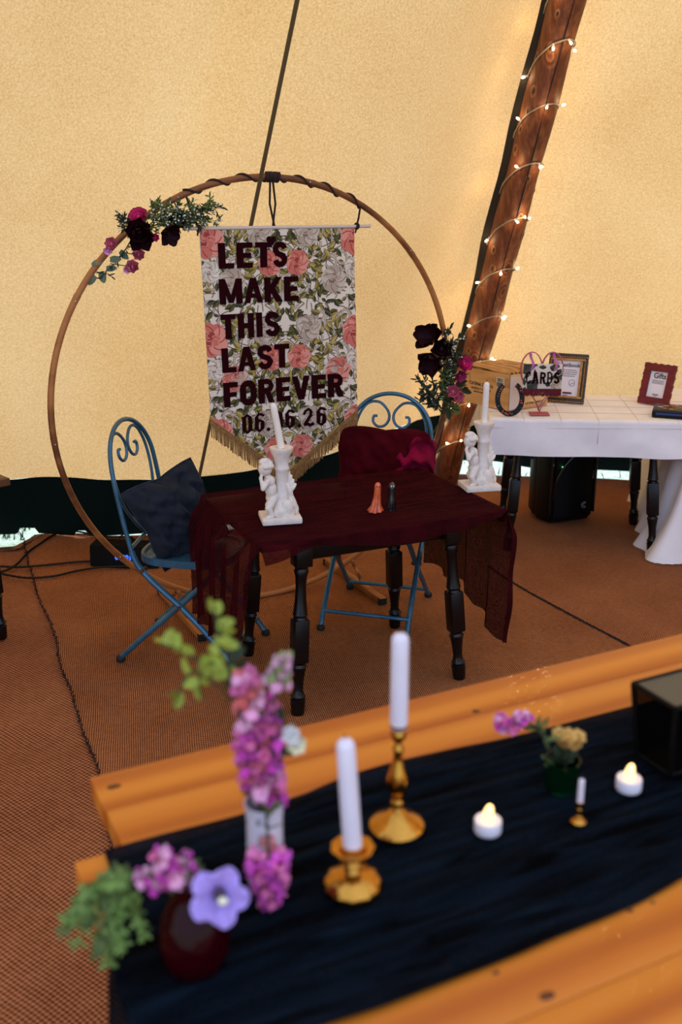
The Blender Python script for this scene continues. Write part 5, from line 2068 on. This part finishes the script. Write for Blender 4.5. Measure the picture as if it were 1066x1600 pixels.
for lab, px, py in (('white flameless tealight glowing near the middle of the runner', 762, 1298), ('white flameless tealight glowing near the black glass lantern', 982, 1232)):
    p = at_z(px, py, RZ)
    t = thing('tealight', lab, 'tealight', (p.x, p.y, RZ), 0, 'flameless tealights on the runner')
    mb = MB()
    mb.lathe([(.0225, 0), (.0235, .002), (.0235, .021), (.022, .023), (.019, .0215), (.010, .0205), (0, .0205)], 28)
    obj('cup', mb, TLM, t, 50)
    mb = MB()
    mb.lathe([(.0095, .019), (.0098, .028), (.009, .036), (.0075, .043), (.005, .049), (.002, .0515), (0, .0515)], 16)
    mb.v = [(x + .0025 * max(0, (z - .035) / .016), y, z) for x, y, z in mb.v]
    obj('flame', mb, FLAME, t, 180)
    ld = bpy.data.lights.new('tealight_lamp', 'POINT')
    ld.energy = .015
    ld.color = (1, .72, .38)
    ld.shadow_soft_size = .008
    lo = bpy.data.objects.new('tealight_lamp', ld)
    col.objects.link(lo)
    lo.parent = t
    lo.location = (0, 0, .066)

# white patterned vase
def vase(name, label, p, prof, mat, z=None):
    t = thing(name, label, 'vase', (p.x, p.y, RZ if z is None else z))
    mb = MB()
    mb.lathe(prof, 32)
    obj('body', mb, mat, t, 60)
    return t
CER = M('white_ceramic', (214, 206, 216), .3, nscale=20, var=.06, coat=.3)
wp = at_z(416, 1380, RZ)
wv = vase('vase', 'slim white ceramic vase with faint floral print on the runner', wp, [(.026, 0), (.028, .005), (.029, .06), (.0285, .12), (.031, .148), (.0315, .150), (.029, .150), (.026, .12), (.026, .01), (0, .008)], CER)
prm = Print(lambda x, z: -math.sqrt(max(1e-6, .0296 ** 2 - x * x)), lambda x, z: (min(max(x, -.024), .024), z))
for (x, z, r) in ((.006, .10, .012), (.012, .085, .010), (-.004, .07, .008)):
    prm.rose(x, z, r, (196, 120, 120), (160, 80, 90), (216, 160, 150), rng, 3)
for i in range(14):
    prm.leaf(rng.uniform(-.022, .02), rng.uniform(.04, .135), rng.uniform(0, 6.28), .013, .005, (110, 124, 116), (130, 140, 128), 1, (90, 96, 100))
o = obj('floral_print', prm.mb, VC, wv, 0, smooth=False, fix=False, kind='stuff')
VT = Vector((wp.x, wp.y, RZ + .150))

SNAP = [M('snap_pink', (226, 118, 168), .7, nscale=60, var=.4), M('snap_magenta', (206, 76, 176), .7, nscale=60, var=.4), M('snap_coral', (226, 120, 116), .7, nscale=60, var=.4), M('snap_pale', (236, 178, 204), .7, nscale=60, var=.25)]
def floret(mb, c, d, r, rg):
    for k in range(5):
        a = 2 * PI * k / 5 + rg.random()
        dd = rot_to(d) @ Vector((math.cos(a) * .8, math.sin(a) * .8, .6))
        petal(mb, c, dd, r, r * 1.0, .3, rg.uniform(-.2, .3), 3, d)
def snapdragon(label, base, pts, n, r, mats, rg, cone=True, group=None, stem_start=None, start=.25):
    """flower spike: stem along pts, florets packed along its upper part"""
    base = Vector(base)
    t = thing('snapdragon', label, 'flower', tuple(base), 0, group)
    P = catmull(pts, 10)
    mb = MB()
    mb.tube(P, .002, 5)
    obj('stem', mb, STEM, t, world=True)
    for mi, mt in enumerate(mats):
        mb = MB()
        for i in range(n):
            if i % len(mats) != mi:
                continue
            s_ = start + (1 - start) * i / n
            p = P[min(len(P) - 1, int(s_ * (len(P) - 1)))]
            a = i * 2.4
            tip = (s_ - start) / (1 - start)
            rr = r * (1.1 - .55 * tip if cone else 1)
            d = Vector((math.cos(a), math.sin(a), .35 * (1 if P[-1].z > P[0].z else -.5)))
            c = p + d * rr * .7
            floret(mb, c, d, rr * rg.uniform(.8, 1.1), rg)
            mb.ell(tuple(p + d * rr * .45), (rr * .38, rr * .38, rr * .45), 6, 4)
        obj('blossoms', mb, mt, t, 180, world=True, fix=False)
    mb = MB()
    for i in range(6):
        s_ = rg.uniform(.1, .5)
        p = P[int(s_ * (len(P) - 1))]
        leaf(mb, p, Vector((rg.uniform(-1, 1), rg.uniform(-1, 1), .4)), .03, .009, rg)
    obj('leaves', mb, G2, t, 180, world=True, fix=False)
    return t
vrg = random.Random(31)
def fp(px, py, d=0):
    """point seen at px,py on an upright plane through the white vase, moved d towards the viewer"""
    return at_y(px, py, wp.y - d)
snapdragon('pink and coral snapdragon spike standing tallest in the white vase', VT, [VT + Vector((0, 0, -.06)), fp(405, 1220), fp(395, 1140), fp(385, 1080, .01), fp(382, 1055, .01)], 46, .021, [SNAP[0], SNAP[2], SNAP[3]], vrg, start=.2)
snapdragon('magenta snapdragon spike leaning right in the white vase', VT, [VT + Vector((.004, 0, -.06)), fp(416, 1215), fp(420, 1150), fp(418, 1090, -.01)], 34, .020, [SNAP[1], SNAP[0]], vrg, start=.2)
snapdragon('rosy snapdragon low at the left of the white vase', VT, [VT + Vector((-.004, 0, -.06)), fp(400, 1225), fp(385, 1180, .02), fp(378, 1150, .02)], 24, .017, [SNAP[0], SNAP[1]], vrg, start=.25)
snapdragon('pale pink and green snapdragon tip reaching up right from the white vase', VT, [VT + Vector((.006, 0, -.06)), fp(422, 1200), fp(428, 1100), fp(436, 1050), fp(446, 1025)], 30, .013, [SNAP[3], M('snap_green', (150, 160, 96), .7, nscale=60, var=.3)], vrg, start=.62)
# drooping magenta cluster in front of the vase
snapdragon('magenta snapdragon drooping over the front of the white vase', VT, [VT + Vector((0, 0, -.05)), VT + Vector((.004, -.03, .012)), fp(418, 1300, .045), fp(420, 1350, .05), fp(424, 1412, .045)], 30, .021, [SNAP[1], SNAP[0]], vrg, start=.72)
# lime sprigs
def spray(name, label, base, branches, gm, rg, leafL=.022, cat='foliage', nl=9, leafW=.75):
    t = thing(name, label, cat, tuple(base))
    for pts in branches:
        P = catmull(pts, 8)
        mb = MB()
        mb.tube(P, .0016, 5)
        s_ = obj('stem', mb, STEM, t, world=True)
        for k in range(nl):
            tt = .45 + .55 * k / (nl - 1)
            p = P[int(tt * (len(P) - 1))]
            m = MB()
            d = Vector((rg.uniform(-1, 1), rg.uniform(-.6, .6), rg.uniform(-.5, .9)))
            leaf(m, p, d, leafL * rg.uniform(.8, 1.2), leafL * leafW, rg)
            obj('leaf', m, gm, t, 180, world=True, fix=False)
    return t
spray('leafy_sprig', 'lime green leafy sprig arching up left out of the white vase', VT, [
    [VT + Vector((0, 0, -.05)), fp(385, 1120), fp(350, 1040), fp(340, 990), fp(334, 945)],
    [VT + Vector((0, 0, -.05)), fp(375, 1110), fp(320, 1040), fp(280, 1015), fp(250, 1005)],
    [VT + Vector((0, 0, -.05)), fp(375, 1120), fp(325, 1060), fp(300, 1050), fp(280, 1080), fp(272, 1105)],
    [VT + Vector((0, 0, -.05)), fp(380, 1110), fp(345, 1055), fp(330, 1035), fp(312, 1060), fp(316, 1090)],
    [VT + Vector((0, 0, -.05)), fp(380, 1110), fp(352, 1050), fp(346, 1010), fp(345, 975)]], G4, vrg, .024, nl=7)
spray('leafy_sprig', 'dark green leafy sprig between the snapdragons in the white vase', VT, [
    [VT + Vector((0, 0, -.05)), fp(428, 1200), fp(440, 1150), fp(442, 1110)],
    [VT + Vector((0, 0, -.05)), fp(426, 1210), fp(436, 1190), fp(440, 1170)],
    [VT + Vector((0, 0, -.05)), fp(390, 1120), fp(370, 1060), fp(360, 1020)]], G1, vrg, .026, nl=7, leafW=.5)
t = thing('white_blossom', 'white blossom leaning out at the right of the white vase', 'flower', tuple(VT))
mb = MB()
mb.tube(catmull([VT + Vector((0, 0, -.05)), fp(430, 1200), fp(448, 1165)], 8), .0016, 5)
obj('stem', mb, STEM, t, world=True)
for (px, py, r, mt) in ((452, 1147, .017, M('blossom_white', (232, 228, 226), .7)), (462, 1163, .018, M('blossom_cream', (236, 226, 190), .7)), (459, 1155, .013, M('blossom_white', (232, 228, 226)))):
    bloom_part(t, 'bloom', rose_bloom, fp(px, py), (.3, -1, .4), r, mt, vrg, layers=3)

# dark red glass vase with petunia
REDG = N('red_glass')
REDG.b.inputs['Base Color'].default_value = (*lin((52, 2, 9)), 1)
REDG.b.inputs['Roughness'].default_value = .06
REDG.b.inputs['Specular IOR Level'].default_value = .25
_tp = REDG.n('ShaderNodeBsdfTransparent')
_tp.inputs[0].default_value = (*lin((150, 20, 40)), 1)
_mx = REDG.n('ShaderNodeMixShader')
_mx.inputs[0].default_value = .45
REDG.l(REDG.b.outputs[0], _mx.inputs[1])
REDG.l(_tp.outputs[0], _mx.inputs[2])
REDG.l(_mx.outputs[0], REDG.out.inputs[0])
REDG = REDG.m
rp = at_z(306, 1505, RZ)
rv = vase('vase', 'dark red glass vase at the near left end of the runner', rp, [(.036, 0), (.042, .004), (.050, .03), (.050, .055), (.043, .085), (.030, .11), (.024, .125), (.026, .14), (.024, .14), (.022, .126), (.028, .109), (.041, .084), (.048, .055), (.048, .03), (.040, .008), (0, .006)], REDG)
RT = Vector((rp.x, rp.y, RZ + .14))
def rfp(px, py, d=0):
    return at_y(px, py, rp.y - d)
t = thing('petunia', 'large lilac petunia bloom in the dark red vase', 'flower', tuple(RT))
mb = MB()
pc = rfp(342, 1402, .03)
mb.tube(catmull([RT + Vector((0, 0, -.09)), RT + Vector((.006, 0, .01)), pc + Vector((0, .02, 0))], 8), .002, 5)
obj('stem', mb, STEM, t, world=True)
LIL = M('petunia_lilac', (164, 136, 206), .65, nscale=25, var=.18)
fm = rot_to((.12, -1, .42)).to_4x4()
fm.translation = pc
mb = MB()
mb.X = fm
def pet(u, v):
    a = 2 * PI * u
    lobes = .74 + .28 * abs(math.cos(2.5 * a)) ** 1.1
    r = .003 + .039 * v * (lobes if v > .5 else 1)
    z = -.028 * (1 - v) ** 2.2 + .004 * math.sin(5 * a) * v + .003 * math.sin(13 * a) * v * v
    return Vector((r * math.cos(a), r * math.sin(a), z))
mb.grid(pet, 60, 10, True)
obj('corolla', mb, LIL, t, 180, world=True, fix=False)
mb = MB()
mb.X = fm
mb.ell((0, 0, -.012), (.008, .008, .006), 10, 6)
obj('throat', mb, M('throat_dark', (70, 50, 60), .8), t, world=True)
mb = MB()
mb.X = fm
mb.ell((.006, -.006, -.004), (.0075, .006, .006), 10, 6)
obj('stamen', mb, M('stamen_cream', (236, 230, 190), .7), t, world=True)
snapdragon('pink and lilac stock stem leaning left over the dark red vase', RT, [RT + Vector((0, 0, -.08)), RT + Vector((-.01, 0, .01)), rfp(270, 1370), rfp(246, 1330)], 30, .016, [SNAP[1], SNAP[0], SNAP[3]], vrg, start=.5)
snapdragon('small magenta stock bud at the far left of the dark red vase', RT, [RT + Vector((0, 0, -.08)), RT + Vector((-.014, 0, .01)), rfp(250, 1390), rfp(215, 1362)], 16, .012, [SNAP[1], SNAP[3]], vrg, start=.72)
snapdragon('pale lilac stock stem between the petunia and the pink stock', RT, [RT + Vector((0, 0, -.08)), RT + Vector((0, .004, .012)), rfp(290, 1385, -.01), rfp(288, 1335, -.01)], 22, .013, [SNAP[3], SNAP[1]], vrg, start=.6)
# feathery fern head at the left
t = thing('fern_spray', 'feathery green fern spray drooping left from the dark red vase', 'foliage', tuple(RT))
for k, (px, py) in enumerate([(95, 1455), (110, 1420), (130, 1395), (150, 1500), (170, 1510), (190, 1480), (200, 1390), (215, 1430), (120, 1475), (165, 1400), (180, 1380), (225, 1460), (140, 1440), (105, 1440), (175, 1450), (155, 1480)]):
    tip = rfp(px, py, vrg.uniform(-.03, .03))
    st0 = rfp(185 + vrg.uniform(-12, 12), 1370 + vrg.uniform(-10, 10))
    pts = catmull([RT + Vector((-.02, 0, .0)), st0, tip.lerp(st0, .5) + Vector((0, 0, .012)), tip], 8)
    mb = MB()
    mb.tube(pts, .0011, 4)
    for i in range(60):
        s_ = vrg.uniform(.42, 1)
        p = pts[int(s_ * (len(pts) - 1))]
        leaf(mb, p, Vector((vrg.uniform(-1, 1), vrg.uniform(-1, 1), vrg.uniform(-1, .3))), .017, .0055, vrg)
    obj('frond', mb, G5 if k % 3 else G2, t, 180, world=True, fix=False)

# green glass with yellow flower and pink snapdragon
GRG = N('green_glass')
GRG.b.inputs['Base Color'].default_value = (*lin((8, 70, 34)), 1)
GRG.b.inputs['Roughness'].default_value = .05
GRG.b.inputs['Transmission Weight'].default_value = .85
GRG = GRG.m
vp = at_z(876, 1232, RZ)
vase('vase', 'small dark green glass holding a yellow flower on the runner', vp, [(.026, 0), (.028, .003), (.031, .03), (.033, .062), (.031, .062), (.029, .03), (.026, .006), (0, .005)], GRG)
VG = Vector((vp.x, vp.y, RZ + .062))
def gfp(px, py, d=0):
    return at_y(px, py, vp.y - d)
t = thing('yellow_carnation', 'pale yellow ruffled flower in the green glass', 'flower', tuple(VG))
mb = MB()
mb.tube([VG + Vector((.006, 0, -.052)), gfp(886, 1165)], .002, 5)
obj('stem', mb, STEM, t, world=True)
YLW = M('petal_yellow', (226, 186, 104), .7, nscale=50, var=.2)
for (px, py) in ((874, 1150), (888, 1152), (902, 1154), (882, 1160), (895, 1163)):
    bloom_part(t, 'bloom', rose_bloom, gfp(px, py, vrg.uniform(-.01, .01)), (0, -.6, .8), .018, YLW, vrg, layers=3)
mb = MB()
for i in range(7):
    leaf(mb, VG + Vector((0, 0, -.01)), Vector((vrg.uniform(-1, 1), vrg.uniform(-1, .4), .9)), .045, .016, vrg)
obj('leaves', mb, G1, t, 180, world=True, fix=False)
snapdragon('pink snapdragon leaning left out of the green glass', VG, [VG + Vector((-.006, 0, -.05)), gfp(850, 1150), gfp(815, 1135), gfp(790, 1138), gfp(782, 1120)], 30, .013, [SNAP[1], SNAP[3], SNAP[0]], vrg, start=.66)
snapdragon('single pink snapdragon bud near the green glass', VG, [VG + Vector((-.004, 0, -.05)), gfp(850, 1148), gfp(825, 1130), gfp(812, 1122)], 10, .012, [SNAP[1], SNAP[3]], vrg, start=.82)

# black framed glass lantern at the right edge
BLK = M('lantern_black', (4, 4, 5), .5, spec=.15)
SMG = N('smoky_glass')
SMG.b.inputs['Base Color'].default_value = (*lin((14, 14, 15)), 1)
SMG.b.inputs['Roughness'].default_value = .08
SMG.b.inputs['Specular IOR Level'].default_value = .3
_tp = SMG.n('ShaderNodeBsdfTransparent')
_tp.inputs[0].default_value = (.62, .62, .60, 1)
_mx = SMG.n('ShaderNodeMixShader')
_mx.inputs[0].default_value = .72
SMG.l(SMG.b.outputs[0], _mx.inputs[1])
SMG.l(_tp.outputs[0], _mx.inputs[2])
SMG.l(_mx.outputs[0], SMG.out.inputs[0])
SMG = SMG.m
HL = .155
c0 = at_z(990, 1068, RZ + HL)      # far left corner of the lid
c1 = at_z(1056, 1108, RZ + HL)     # near left corner
lx = (c0 - c1).length
dv = (c1 - c0).normalized()
du = Vector((-dv.y, dv.x, 0))
if du.x < 0:
    du = -du
lt = thing('glass_lantern', 'black framed smoky glass lantern box at the right edge of the runner', 'lantern', (c0.x, c0.y, RZ))
wdt = .17
top_c = [c0, c1, c1 + du * wdt, c0 + du * wdt]
mid = sum(top_c, Vector()) / 4
bot_c = []
for p in top_c:
    q = mid + (p - mid) * .80
    q.z = RZ + .006
    bot_c.append(q)
for i in range(4):
    for a, b in ((top_c[i], top_c[(i + 1) % 4]), (bot_c[i], bot_c[(i + 1) % 4]), (top_c[i], bot_c[i])):
        mb = MB()
        mb.tube([a, b], .0055, 6)
        obj('frame_bar', mb, BLK, lt, world=True)
    mb = MB()
    cq = [top_c[i], top_c[(i + 1) % 4], bot_c[(i + 1) % 4], bot_c[i]]
    nrm = (cq[1] - cq[0]).cross(cq[3] - cq[0]).normalized() * .0012
    mb.add([tuple(p + nrm) for p in cq] + [tuple(p - nrm) for p in cq], [(0, 1, 2, 3), (7, 6, 5, 4), (0, 4, 5, 1), (1, 5, 6, 2), (2, 6, 7, 3), (3, 7, 4, 0)])
    obj('pane', mb, SMG, lt, 0, world=True, smooth=False)
mb = MB()
up_ = Vector((0, 0, .0015))
mb.add([tuple(p + up_) for p in top_c] + [tuple(p - up_) for p in top_c], [(0, 1, 2, 3), (7, 6, 5, 4), (0, 4, 5, 1), (1, 5, 6, 2), (2, 6, 7, 3), (3, 7, 4, 0)])
obj('lid', mb, M('lid_grey', (84, 77, 62), .5), lt, 0, world=True, smooth=False)
mb = MB()
mb.add([tuple(p + up_) for p in bot_c] + [tuple(p - up_) for p in bot_c], [(0, 1, 2, 3), (7, 6, 5, 4), (0, 4, 5, 1), (1, 5, 6, 2), (2, 6, 7, 3), (3, 7, 4, 0)])
obj('bottom', mb, BLK, lt, 0, world=True, smooth=False)
